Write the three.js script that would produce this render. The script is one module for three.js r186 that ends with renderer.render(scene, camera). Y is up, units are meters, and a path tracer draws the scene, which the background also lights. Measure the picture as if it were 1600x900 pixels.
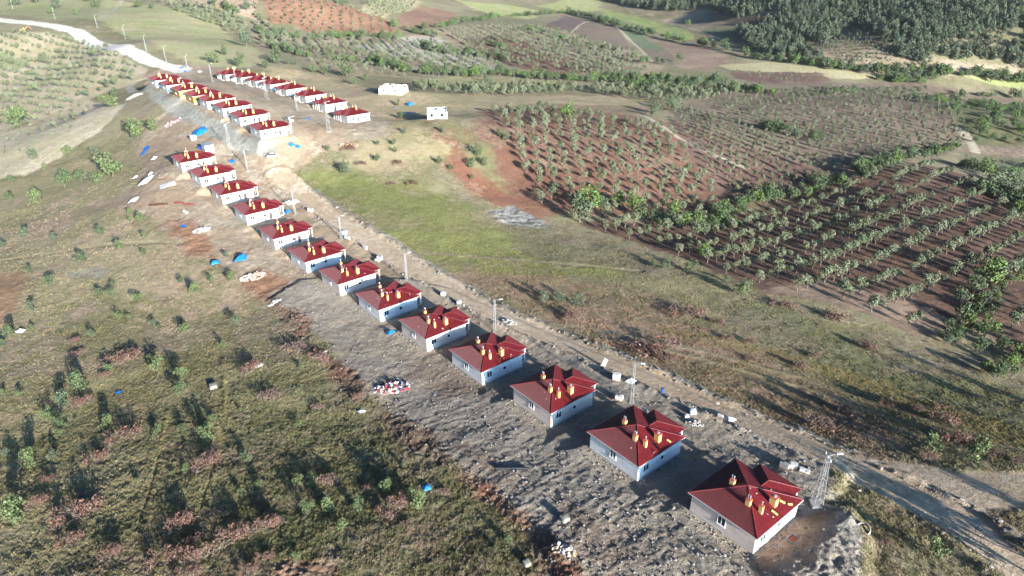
import * as THREE from 'three';
import { Sky } from 'three/addons/objects/Sky.js';
import { mergeGeometries } from 'three/addons/utils/BufferGeometryUtils.js';

// ---------- camera, sky, sun, exposure ----------
const D2R = Math.PI / 180;
const scene = new THREE.Scene();
const camera = new THREE.PerspectiveCamera(44.9, 16 / 9, 1, 6000);
camera.rotation.order = 'YXZ';
camera.position.set(0, 80, 0);
camera.rotation.set(-27.03 * D2R, 0, -0.458 * D2R);
const renderer = new THREE.WebGLRenderer({ antialias: true });
renderer.setSize(1024, 576);
renderer.toneMapping = THREE.LinearToneMapping;
renderer.toneMappingExposure = 2.55;
renderer.shadowMap.enabled = true;
const SUN_EL = 14 * D2R, SUN_AZ = 34.5 * D2R;
const sunDir = new THREE.Vector3(Math.sin(SUN_AZ) * Math.cos(SUN_EL), Math.sin(SUN_EL), Math.cos(SUN_AZ) * Math.cos(SUN_EL));
scene.fog = new THREE.FogExp2(new THREE.Color(0.8, 0.87, 0.95), 0.000035);
const sky = new Sky();
sky.scale.setScalar(5000);
sky.material.uniforms.sunPosition.value.copy(sunDir);
sky.material.uniforms.turbidity.value = 5;
sky.material.uniforms.rayleigh.value = 0.55;
sky.material.uniforms.mieCoefficient.value = 0.004;
sky.material.uniforms.cloudCoverage.value = 0;
sky.name = 'sky'; sky.userData.kind = 'structure';
scene.add(sky);
scene.environmentIntensity = 0.27;
const sun = new THREE.DirectionalLight(new THREE.Color(1.0, 0.88, 0.75), 5);
sun.position.copy(sunDir).multiplyScalar(900).add(new THREE.Vector3(0, 0, -300));
sun.target.position.set(0, 0, -300);
sun.castShadow = true;
sun.shadow.mapSize.set(4096, 4096);
Object.assign(sun.shadow.camera, { left: -700, right: 700, top: 500, bottom: -500, near: 10, far: 2500 });
scene.add(sun, sun.target);

// ---------- surveyed layout: world metres, x right, z toward the viewer ----------
const HOUSES = [["L1",-113.78,6.27,-242.65],["L2",-103.17,4.46,-231.68],["L3",-92.21,2.31,-220.14],["L4",-79.5,1.13,-205.25],["L5",-66.69,-0.28,-189.81],["L6",-54.18,-1.14,-175.94],["L7",-42.27,-0.87,-162.13],["L8",-30.06,-0.95,-148.91],["L9",-17.52,0.07,-134.22],["L10",-5.24,0.75,-120.5],["L11",7.33,2.69,-104.8],["L12",19.7,4.72,-88.92],["L13",32.16,6.74,-72.9],["U1",-168.46,14.9,-348.24],["U2",-157.08,15.17,-334.87],["U3",-144.15,15.9,-318.14],["U4",-134.97,15.19,-310.06],["U5",-124.28,15.53,-298.09],["U6",-113.67,15.07,-286.7],["U7",-103.31,13.99,-275.61],["U8",-91.08,12.7,-261.03],["V1",-152.2,9.5,-393.54],["V2",-140.81,9.7,-383.99],["V3",-129.27,9.9,-372.72],["V4",-118.74,10.0,-362.39],["V5",-106.99,10.0,-349.3],["V6",-93.79,9.9,-334.06],["V7",-80.84,9.6,-317.59],["V8",-67.34,8.8,-299.13]];
const CTL = [[-113.8,6.3,-242.7],[-103.2,4.5,-231.7],[-92.2,2.3,-220.1],[-79.5,1.1,-205.3],[-66.7,-0.3,-189.8],[-54.2,-1.1,-175.9],[-42.3,-0.9,-162.1],[-30.1,-1.0,-148.9],[-17.5,0.1,-134.2],[-5.2,0.7,-120.5],[7.3,2.7,-104.8],[19.7,4.7,-88.9],[32.2,6.7,-72.9],[-168.5,14.9,-348.2],[-157.1,15.2,-334.9],[-144.2,15.9,-318.1],[-135.0,15.2,-310.1],[-124.3,15.5,-298.1],[-113.7,15.1,-286.7],[-103.3,14.0,-275.6],[-91.1,12.7,-261.0],[-152.2,9.5,-393.5],[-140.8,9.7,-384.0],[-129.3,9.9,-372.7],[-118.7,10.0,-362.4],[-107.0,10.0,-349.3],[-93.8,9.9,-334.1],[-80.8,9.6,-317.6],[-67.3,8.8,-299.1],[-120.8,6.2,-237.0],[-110.2,4.4,-226.0],[-99.2,2.2,-214.5],[-86.5,1.0,-199.6],[-73.7,-0.4,-184.1],[-61.2,-1.2,-170.3],[-49.3,-1.0,-156.5],[-37.0,-1.1,-143.2],[-24.5,0.0,-128.5],[-12.2,0.6,-114.8],[0.3,2.6,-99.1],[12.7,4.6,-83.2],[25.2,6.6,-67.2],[-102.1,6.4,-252.1],[-80.6,2.4,-229.6],[-55.0,-0.2,-199.3],[-30.6,-0.8,-171.6],[-5.9,0.2,-143.7],[19.0,2.8,-114.3],[43.8,6.8,-82.4],[-173.9,14.8,-343.8],[-181.7,11.9,-337.5],[-159.1,14.6,-355.8],[-146.0,9.3,-398.6],[-135.1,5.5,-407.4],[-162.5,15.1,-330.5],[-170.3,12.2,-324.1],[-147.8,14.9,-342.4],[-134.6,9.5,-389.0],[-123.7,5.7,-397.9],[-149.6,15.8,-313.7],[-157.3,11.3,-307.4],[-134.8,15.6,-325.7],[-123.1,9.7,-377.8],[-112.2,5.9,-386.6],[-140.4,15.1,-305.6],[-148.2,10.6,-299.3],[-125.7,14.9,-317.6],[-112.5,9.8,-367.4],[-101.7,6.0,-376.3],[-129.7,15.4,-293.7],[-137.5,10.9,-287.4],[-115.0,15.2,-305.7],[-100.8,9.8,-354.3],[-89.9,6.0,-363.2],[-119.1,15.0,-282.3],[-126.9,10.5,-276.0],[-104.4,14.8,-294.3],[-87.6,9.7,-339.1],[-76.7,5.9,-347.9],[-108.7,13.9,-271.2],[-116.5,9.4,-264.9],[-94.0,13.7,-283.2],[-74.6,9.4,-322.6],[-63.8,5.6,-331.5],[-96.5,12.6,-256.6],[-104.3,8.1,-250.3],[-81.8,12.4,-268.6],[-61.1,8.6,-304.2],[-50.3,4.8,-313.0],[64.9,8.0,-62.9],[60.6,7.0,-77.2],[75.5,6.5,-78.2],[40.3,7.0,-62.0],[58.6,1.5,-103.7],[95.2,-2.0,-103.9],[42.0,-1.0,-130.2],[16.7,-3.0,-162.4],[-21.0,-2.0,-217.0],[-45.0,2.5,-237.4],[-62.0,2.0,-232.3],[22.6,-10.0,-227.7],[69.1,-9.0,-171.3],[100.3,-11.0,-151.6],[117.5,-12.0,-132.9],[139.2,-15.0,-234.7],[186.2,-14.0,-286.2],[194.9,-18.0,-247.6],[118.4,-18.0,-270.8],[73.2,-15.0,-239.3],[46.4,-12.0,-235.4],[18.2,0.0,-317.9],[33.7,-6.0,-269.5],[63.5,-6.0,-340.3],[123.8,-13.0,-329.3],[143.9,-14.0,-451.2],[57.7,-10.0,-417.0],[174.7,-16.0,-376.5],[245.0,-18.0,-447.3],[246.9,-21.0,-366.8],[238.6,-24.0,-311.0],[316.7,-24.0,-435.8],[-31.8,9.0,-302.5],[-60.5,7.0,-368.1],[-12.4,3.0,-276.0],[0.3,-6.0,-254.5],[-20.8,-2.0,-399.2],[1.0,-8.0,-457.0],[-100.3,-8.0,-577.5],[-49.0,-12.0,-569.4],[-167.8,-4.0,-604.5],[-103.6,4.0,-417.9],[-137.6,7.0,-433.6],[-193.8,2.0,-708.3],[-207.0,17.0,-767.7],[-317.9,22.0,-753.4],[-75.2,-10.0,-905.3],[110.8,-16.0,-619.0],[74.4,-14.0,-832.9],[28.5,-14.0,-610.1],[138.0,-12.0,-1052.4],[-33.2,-8.0,-1069.9],[198.4,-18.0,-750.3],[216.5,-20.0,-606.1],[308.0,-24.0,-571.7],[325.7,-2.0,-618.4],[380.3,18.0,-738.7],[425.9,20.0,-709.5],[466.9,22.0,-680.8],[419.2,0.0,-597.3],[410.2,-22.0,-572.8],[270.5,-10.0,-683.9],[307.6,14.0,-795.4],[238.0,-13.0,-911.8],[252.3,0.0,-975.2],[321.3,-4.0,-687.1],[-428.9,18.0,-626.7],[-345.1,16.0,-572.9],[-254.9,15.0,-489.0],[-294.4,1.0,-475.9],[-355.0,-3.0,-502.0],[-220.7,-6.0,-294.1],[-127.4,-5.0,-151.3],[-72.2,0.0,-69.1],[-65.0,-1.0,-117.1],[-48.8,2.0,-78.9],[-18.1,4.5,-70.1],[-133.3,0.5,-231.7],[-134.5,3.5,-250.2],[-113.8,0.0,-208.1],[-162.3,1.0,-278.0],[-215.1,0.0,-365.2],[-238.1,11.0,-550.6],[-374.4,18.0,-735.9],[-190.2,11.0,-485.0],[-63.6,-2.5,-152.3],[-28.2,0.5,-102.3],[-7.0,3.5,-78.3],[-94.6,-4.0,-101.4],[-111.4,-4.0,-166.6],[-900.0,40.0,-900.0],[-400.0,50.0,-1100.0],[0.0,20.0,-1350.0],[500.0,40.0,-1300.0],[1000.0,90.0,-900.0],[0.0,2.0,120.0],[-300.0,-5.0,100.0],[300.0,2.0,100.0],[-500.0,-10.0,-300.0],[700.0,-15.0,-200.0],[120.0,6.0,-20.0],[-120.0,-2.0,-20.0]];
const ZONES = [["scrub",16,[[-100.7,-95.0],[-75.7,-100.2],[-51.6,-116.1],[-45.2,-125.9],[-22.5,-95.9],[-4.0,-75.2],[4.7,-64.6],[7.3,-55.5],[-74.3,-60.8]]],["tanmeadow",10,[[-232.0,-273.0],[-190.4,-271.9],[-156.3,-280.2],[-128.5,-253.8],[-133.1,-231.3],[-90.8,-180.7],[-64.6,-155.5],[-74.9,-140.8],[-105.7,-155.8],[-134.3,-140.6]]],["palegrove",3,[[-438.5,-592.4],[-361.0,-565.3],[-318.3,-548.8],[-250.2,-469.2],[-217.4,-433.3],[-211.9,-406.2],[-232.3,-397.8],[-241.9,-356.9],[-282.2,-355.2]]],["palefield",2.5,[[-282.2,-355.2],[-241.9,-356.9],[-234.0,-393.7],[-179.3,-325.1],[-179.0,-304.6],[-189.4,-282.4],[-195.1,-270.6],[-221.6,-269.9]]],["greenpatch",5,[[-395.7,-524.8],[-360.0,-527.7],[-340.9,-514.1],[-341.7,-503.0],[-381.1,-501.0]]],["hillgrass",4,[[-412.9,-769.6],[-340.8,-731.5],[-269.2,-670.7],[-181.9,-523.2],[-150.1,-450.0],[-174.6,-420.6],[-209.3,-454.8],[-266.8,-526.7],[-346.3,-623.5],[-456.4,-727.4]]],["hillgrass2",4,[[-565.4,-780.6],[-432.2,-802.4],[-346.3,-623.5],[-385.2,-626.0],[-497.4,-679.2]]],["redpale",3,[[-379.1,-797.2],[-264.6,-787.7],[-238.0,-697.5],[-253.8,-701.4],[-286.1,-718.2],[-340.8,-746.4]]],["redhill",3,[[-257.4,-789.9],[-182.7,-804.9],[-130.1,-768.7],[-106.1,-724.7],[-142.3,-690.8],[-174.2,-674.9],[-202.9,-701.8],[-226.0,-692.1]]],["tansoil",4,[[-227.5,-662.6],[-190.0,-669.0],[-141.9,-688.2],[-97.3,-713.7],[-52.7,-794.9],[2.5,-868.7],[34.0,-814.6],[65.9,-772.7],[110.8,-652.9],[123.5,-572.8],[93.5,-516.3],[46.7,-509.7],[1.2,-522.2],[-44.2,-510.1],[-84.5,-482.3],[-122.2,-539.3],[-151.4,-510.9],[-181.9,-523.2]]],["whitesoil",5,[[-134.1,-646.8],[-104.7,-678.0],[-69.6,-681.3],[-20.0,-611.3],[-10.8,-545.8],[-37.4,-545.7],[-70.1,-578.8],[-104.8,-604.3]]],["whitesoil",4,[[-107.9,-701.0],[-73.4,-722.8],[-58.7,-693.8],[-86.9,-676.9]]],["redsoil",5,[[-41.7,-715.4],[2.0,-745.5],[34.8,-629.0],[66.3,-562.9],[47.3,-515.6],[15.6,-535.8],[-20.0,-611.3]]],["grovetan",3,[[-151.4,-510.9],[-122.2,-539.3],[-86.6,-495.1],[-63.1,-448.9],[-92.7,-438.3],[-118.4,-448.8]]],["field_brown",1,[[-119.4,-761.7],[-116.9,-947.2],[-79.0,-955.3],[-52.3,-885.2],[-85.7,-751.1],[-106.4,-736.3]]],["field_cream",2,[[-165.1,-991.2],[-125.9,-1049.8],[-116.2,-962.4],[-116.6,-869.1],[-131.0,-774.7],[-158.0,-779.7]]],["field_yellow",1.5,[[-75.8,-1055.8],[3.2,-1054.7],[46.3,-1010.1],[26.4,-919.5],[-5.4,-943.1],[-48.4,-1000.3]]],["field_yellow",1.5,[[36.6,-1057.5],[99.8,-1133.6],[141.5,-1119.9],[120.3,-1013.6],[106.1,-1001.5],[60.0,-1022.6]]],["field_green",1.5,[[125.6,-1022.1],[159.3,-957.8],[188.5,-860.1],[194.2,-771.3],[186.4,-749.1],[168.3,-762.2],[149.6,-895.5],[124.8,-958.1]]],["field_plum",0.8,[[36.4,-821.0],[72.0,-981.5],[95.3,-925.7],[65.9,-781.3]]],["field_brown2",0.8,[[67.0,-777.2],[95.1,-908.3],[120.1,-855.1],[114.8,-663.2],[86.8,-692.4]]],["field_bluegreen",1.5,[[124.2,-874.2],[140.7,-863.7],[140.6,-730.4],[143.2,-670.3],[121.8,-683.9]]],["field_brown2",1.5,[[121.8,-683.9],[143.2,-670.3],[146.4,-649.4],[132.1,-584.6],[115.5,-599.4]]],["field_pink",1.5,[[145.0,-762.0],[164.0,-741.4],[183.8,-691.0],[191.4,-620.0],[150.8,-559.2],[132.2,-565.9],[146.4,-649.4]]],["field_cream",1.5,[[171.6,-599.3],[219.4,-615.1],[257.8,-585.6],[258.3,-576.0],[205.6,-572.8],[175.8,-576.4]]],["field_bluegreen",2,[[202.6,-796.0],[231.8,-767.4],[240.0,-735.3],[210.5,-735.0]]],["barehill",2,[[187.5,-911.7],[243.0,-933.5],[233.4,-805.8],[204.5,-789.7]]],["redsoil",2,[[240.6,-800.1],[267.4,-790.6],[287.2,-772.0],[276.0,-756.0],[246.8,-763.6]]],["tansoil",3,[[324.3,-694.5],[309.0,-634.2],[316.4,-593.9],[355.0,-587.7],[411.0,-574.7],[423.1,-560.5],[356.7,-567.8],[316.6,-581.0],[278.4,-594.9],[246.5,-615.9],[276.7,-639.8]]],["barehill",2,[[324.3,-694.5],[310.7,-631.9],[316.5,-591.5],[300.1,-591.0],[298.3,-620.6]]],["field_cream",2,[[256.8,-585.7],[297.8,-571.9],[256.3,-558.2],[245.9,-563.9]]],["field_yellow",2,[[356.7,-567.8],[423.1,-560.5],[416.0,-547.0],[381.7,-556.2]]],["redsoil2",2,[[172.9,-566.5],[249.2,-579.2],[246.6,-547.0],[183.8,-508.4],[166.4,-527.2]]],["tangrove",4,[[95.1,-414.3],[148.7,-497.9],[246.6,-547.0],[312.9,-560.1],[346.2,-546.2],[402.7,-525.4],[267.0,-334.3],[234.2,-344.9],[220.5,-338.6],[173.8,-305.2],[143.1,-293.6],[113.9,-317.4],[83.3,-343.5]]],["field_strip",2,[[-60.7,-430.4],[-33.4,-484.2],[1.2,-497.5],[45.7,-498.0],[43.4,-470.5],[1.0,-448.7],[-41.8,-394.6]]],["drybrown",4,[[-45.3,-364.4],[-21.5,-414.1],[41.4,-447.4],[102.0,-446.7],[94.5,-394.5],[54.7,-368.4],[20.4,-359.5],[-11.3,-326.1],[-30.4,-341.2]]],["redsoil",5,[[-19.1,-333.7],[21.9,-386.2],[55.3,-372.9],[86.4,-357.9],[113.9,-317.4],[144.4,-293.4],[109.7,-268.7],[72.8,-237.9],[49.0,-237.1],[23.1,-233.9],[13.7,-229.5],[2.7,-249.7],[-4.7,-267.8],[-11.4,-284.8]]],["redsoil2",5,[[84.5,-364.6],[108.4,-341.2],[144.4,-293.4],[109.7,-268.7],[83.6,-251.0],[81.3,-282.2]]],["redtrack",6,[[-46.4,-320.4],[-34.7,-300.6],[-21.0,-269.9],[-12.8,-249.6],[-2.1,-244.5],[15.0,-231.9],[11.0,-218.8],[-2.0,-233.1],[-14.8,-240.8],[-24.0,-258.7],[-34.1,-276.0]]],["brownsoil",2.5,[[22.4,-225.7],[45.2,-228.1],[72.8,-237.9],[137.3,-285.8],[186.1,-306.4],[198.4,-294.5],[194.0,-271.0],[204.4,-246.7],[179.5,-211.4],[136.4,-176.7],[117.1,-162.8],[101.9,-151.3],[83.9,-167.8],[68.6,-169.7],[51.5,-195.8]]],["brownsoil",3,[[126.0,-171.7],[181.5,-214.3],[121.6,-130.4],[122.8,-149.8]]],["greysoil",4,[[226.1,-342.5],[273.6,-343.9],[204.4,-246.7],[195.6,-271.5],[200.4,-297.7]]],["greendark",5,[[275.0,-448.8],[350.0,-518.3],[384.5,-498.6],[291.3,-370.1],[247.6,-362.0],[252.7,-389.2]]],["field_pink",3,[[68.9,-170.8],[92.3,-183.0],[111.9,-172.9],[116.1,-162.7],[101.6,-150.9],[83.7,-167.3]]],["greydump",1.5,[[-8.1,-223.9],[0.2,-233.7],[11.2,-223.7],[13.5,-217.1],[4.3,-212.2],[-4.0,-214.7]]],["lushgrass",6,[[-74.3,-237.5],[-59.4,-241.9],[-40.3,-236.0],[-22.1,-232.0],[-8.3,-217.0],[12.3,-203.6],[32.1,-199.2],[54.1,-190.2],[36.0,-176.1],[0.0,-167.7],[-17.3,-170.1],[-29.1,-181.4],[-47.5,-202.0],[-64.2,-222.2]]],["greygrass",5,[[-4.0,-212.7],[17.2,-215.8],[40.8,-202.8],[67.2,-170.9],[54.2,-175.8],[29.5,-181.2],[3.8,-185.2]]],["drybrown",5,[[-16.9,-165.8],[8.7,-170.5],[35.1,-161.4],[45.1,-141.9],[58.3,-117.6],[64.9,-93.6],[54.6,-88.3],[41.5,-106.1],[25.7,-118.0],[8.6,-136.7],[-3.2,-152.7]]],["olivegrass",5,[[52.0,-167.6],[74.2,-156.7],[91.9,-142.2],[98.2,-127.0],[111.8,-118.0],[91.0,-92.7],[76.0,-102.8],[67.1,-122.4],[54.0,-145.9]]],["strawgrass",2,[[27.0,-142.2],[50.8,-135.7],[68.8,-125.9],[81.0,-111.0],[93.4,-95.6],[86.7,-87.4],[76.9,-104.3],[64.9,-120.3],[47.7,-130.4]]],["palegrass",6,[[-158.5,-451.5],[-104.9,-423.8],[-52.1,-366.7],[-14.0,-412.0],[82.9,-453.5],[101.0,-442.2],[91.2,-413.5],[22.2,-392.2],[-17.3,-327.2],[-35.9,-294.4],[-24.5,-265.9],[-35.1,-249.9],[-48.3,-244.5],[-60.4,-247.5],[-58.4,-263.2],[-47.4,-280.0],[-70.1,-323.7],[-125.5,-403.3]]],["sitedirt",2,[[-210.1,-444.0],[-171.2,-431.9],[-128.8,-391.9],[-86.8,-333.2],[-56.9,-313.9],[-47.8,-281.6],[-58.7,-264.9],[-70.5,-252.2],[-76.5,-242.3],[-77.5,-237.2],[-63.2,-217.9],[-47.1,-199.5],[-28.5,-176.8],[-12.9,-156.6],[-15.4,-147.5],[-40.8,-166.6],[-55.4,-164.0],[-62.2,-158.2],[-74.1,-169.0],[-93.5,-182.8],[-115.2,-206.4],[-139.4,-224.8],[-133.7,-232.6],[-121.4,-232.3],[-147.6,-270.1],[-154.3,-298.9],[-142.7,-303.1],[-164.2,-333.5],[-214.8,-421.1]]],["reddirt",3,[[-110.3,-207.2],[-99.4,-203.1],[-86.8,-187.5],[-78.8,-172.7],[-91.5,-182.6],[-103.3,-193.8]]],["reddirt",3,[[-69.9,-172.2],[-60.7,-164.6],[-55.2,-153.8],[-60.7,-153.3],[-69.3,-162.2]]],["gravelgrey",1.5,[[-218.1,-411.4],[-169.1,-337.6],[-121.0,-282.9],[-94.4,-255.0],[-83.9,-250.2],[-86.6,-247.0],[-98.4,-250.9],[-115.6,-266.3],[-154.1,-309.9],[-216.3,-399.7]]],["palegravel",2,[[-65.6,-275.0],[-54.0,-296.9],[-47.8,-281.6],[-52.3,-270.7],[-65.6,-262.7]]],["gravel",2.8,[[-61.2,-155.0],[-55.4,-164.0],[-40.6,-165.9],[-26.6,-162.5],[-16.3,-157.8],[-1.5,-142.0],[14.8,-125.4],[30.2,-109.1],[42.5,-95.3],[50.1,-85.5],[50.9,-80.5],[44.3,-73.9],[47.3,-72.6],[47.1,-66.8],[42.5,-58.0],[7.6,-59.3],[4.1,-69.3],[-4.2,-81.0],[-10.6,-87.8],[-16.8,-95.4],[-25.4,-106.2],[-35.7,-120.2],[-46.9,-137.4]]],["browngravel",3,[[-21.7,-124.3],[-10.4,-116.2],[-7.6,-111.2],[-13.7,-109.6],[-20.8,-117.0]]],["browngravel",2.5,[[5.7,-81.5],[14.2,-72.2],[17.3,-64.9],[12.9,-63.0],[8.5,-69.0]]],["browngravel",2,[[34.7,-69.6],[44.3,-73.9],[45.0,-71.4],[36.2,-64.1],[30.6,-62.2],[29.6,-64.3]]],["browngravel",3,[[-11.2,-94.9],[-2.3,-88.7],[-0.2,-82.1],[-6.3,-85.0]]],["rubblebank",1.2,[[44.8,-72.0],[47.3,-71.6],[47.1,-66.8],[42.4,-57.5],[30.0,-57.9],[34.6,-63.1],[39.8,-67.1]]],["orangebare",3,[[-160.9,-183.9],[-141.6,-181.1],[-128.3,-161.6],[-122.8,-147.8],[-133.6,-146.1]]],["rockpale",1.5,[[-125.1,-176.4],[-117.3,-178.0],[-111.3,-175.2],[-112.1,-171.5],[-122.9,-173.1]]],["reddirt",1.5,[[-30.7,-64.5],[-30.5,-66.7],[-24.5,-67.1],[-22.4,-65.6],[-22.8,-63.5]]]];
const ROADS = [["verge",2.6,[[69.9,-58.6],[65.0,-72.0],[59.6,-79.9],[52.8,-88.5],[44.8,-98.1],[32.3,-111.9],[16.7,-128.7],[0.4,-144.7],[-16.4,-165.4],[-33.1,-186.3],[-50.4,-207.1],[-67.6,-227.4]]],["dirtroad",7.2,[[65.6,-57.0],[60.9,-70.0],[55.9,-77.1],[49.2,-85.6],[41.3,-95.1],[28.9,-108.8],[13.4,-125.5],[-3.0,-141.6],[-20.0,-162.5],[-36.7,-183.4],[-53.9,-204.1],[-71.1,-224.4],[-81.5,-236.7]]],["siteroad",7,[[-79.1,-234.3],[-81.9,-238.6],[-82.5,-245.9],[-76.8,-257.4],[-81.1,-267.5],[-96.5,-287.2],[-119.2,-315.5],[-154.9,-370.4],[-195.7,-430.7]]],["whiteroad",11,[[-194.4,-427.6],[-226.8,-453.6],[-257.6,-485.1],[-331.0,-564.5],[-379.1,-597.2],[-426.7,-623.2],[-504.6,-664.7]]],["siteroad",9,[[52.8,-80.6],[60.8,-79.2],[67.3,-77.3],[81.2,-77.9]]],["paletrack",3.5,[[-208.9,-416.5],[-232.3,-397.8],[-253.7,-382.5],[-263.1,-357.5],[-269.4,-337.2]]],["paletrack",4,[[-395.5,-764.4],[-373.5,-706.7],[-339.5,-615.6]]],["trackpale",1.6,[[-161.7,-190.4],[-138.4,-191.7],[-122.9,-192.5],[-106.2,-190.6],[-96.8,-188.8]]],["sitedirt",5,[[-205.8,-405.4],[-132.8,-292.7],[-114.0,-269.5],[-98.4,-250.9]]],["sitedirt",4,[[-140.7,-227.3],[-126.9,-223.2],[-113.2,-222.6]]],["trackpale",2.0,[[-25.5,-181.6],[-7.2,-181.2],[14.7,-181.1],[36.8,-180.2]]],["trackthin",0.5,[[-62.7,-127.4],[-56.2,-111.8],[-50.8,-95.4],[-47.6,-78.8]]],["trackthin",0.5,[[-66.1,-108.5],[-58.9,-87.6],[-55.6,-75.6]]],["paletrack",2.5,[[70.3,-380.0],[80.7,-331.7],[94.1,-310.8],[104.7,-301.1]]],["trackpale",1.4,[[8.7,-138.5],[22.8,-134.1],[41.2,-127.3],[58.6,-118.3],[71.3,-105.0],[79.8,-92.8],[87.7,-88.6]]],["trackpale",1.2,[[10.0,-136.1],[22.3,-130.5],[40.1,-123.2],[56.8,-113.8],[68.7,-100.5],[77.6,-89.7]]],["paletrack",3,[[122.1,-864.6],[121.8,-683.9],[117.0,-593.3]]],["paletrack",2.5,[[66.6,-781.5],[95.2,-917.3]]],["paletrack",4,[[237.4,-347.6],[245.0,-366.4],[252.7,-389.2]]],["paletrack",3,[[178.9,-977.1],[201.7,-792.5],[212.1,-729.3]]],["redscarp",2.2,[[-60.2,-154.2],[-46.7,-136.8],[-35.6,-119.8],[-25.3,-105.8],[-16.8,-95.1],[-10.6,-87.5],[-4.2,-80.7],[4.1,-69.1],[6.7,-63.4]]]];
const POLES = [[42.8,-73.7,8.8,2],[21.5,-102.9,8.4,1],[-3.9,-133.9,8.1,1],[-27.3,-162.2,7.8,1],[-50.2,-190.2,7.5,1],[-68.9,-208.8,8.3,1],[-93.4,-239.5,7.5,1],[-103.6,-252.9,11.4,2],[-81.7,-258.3,8.6,2],[-71.3,-271.5,11.4,2],[-92.2,-303.3,7.5,1],[-111.1,-322.6,9.6,2],[-139.5,-363.4,8.5,1],[-154.4,-371.0,9.0,1],[-193.0,-431.7,7.5,1],[-212.6,-448.1,9.4,1],[-234.8,-471.3,9.8,1],[-281.2,-537.8,9.3,1],[-322.1,-578.3,9.3,1],[-379.2,-621.1,8.9,1],[-462.9,-698.2,7.7,1]];
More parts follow.
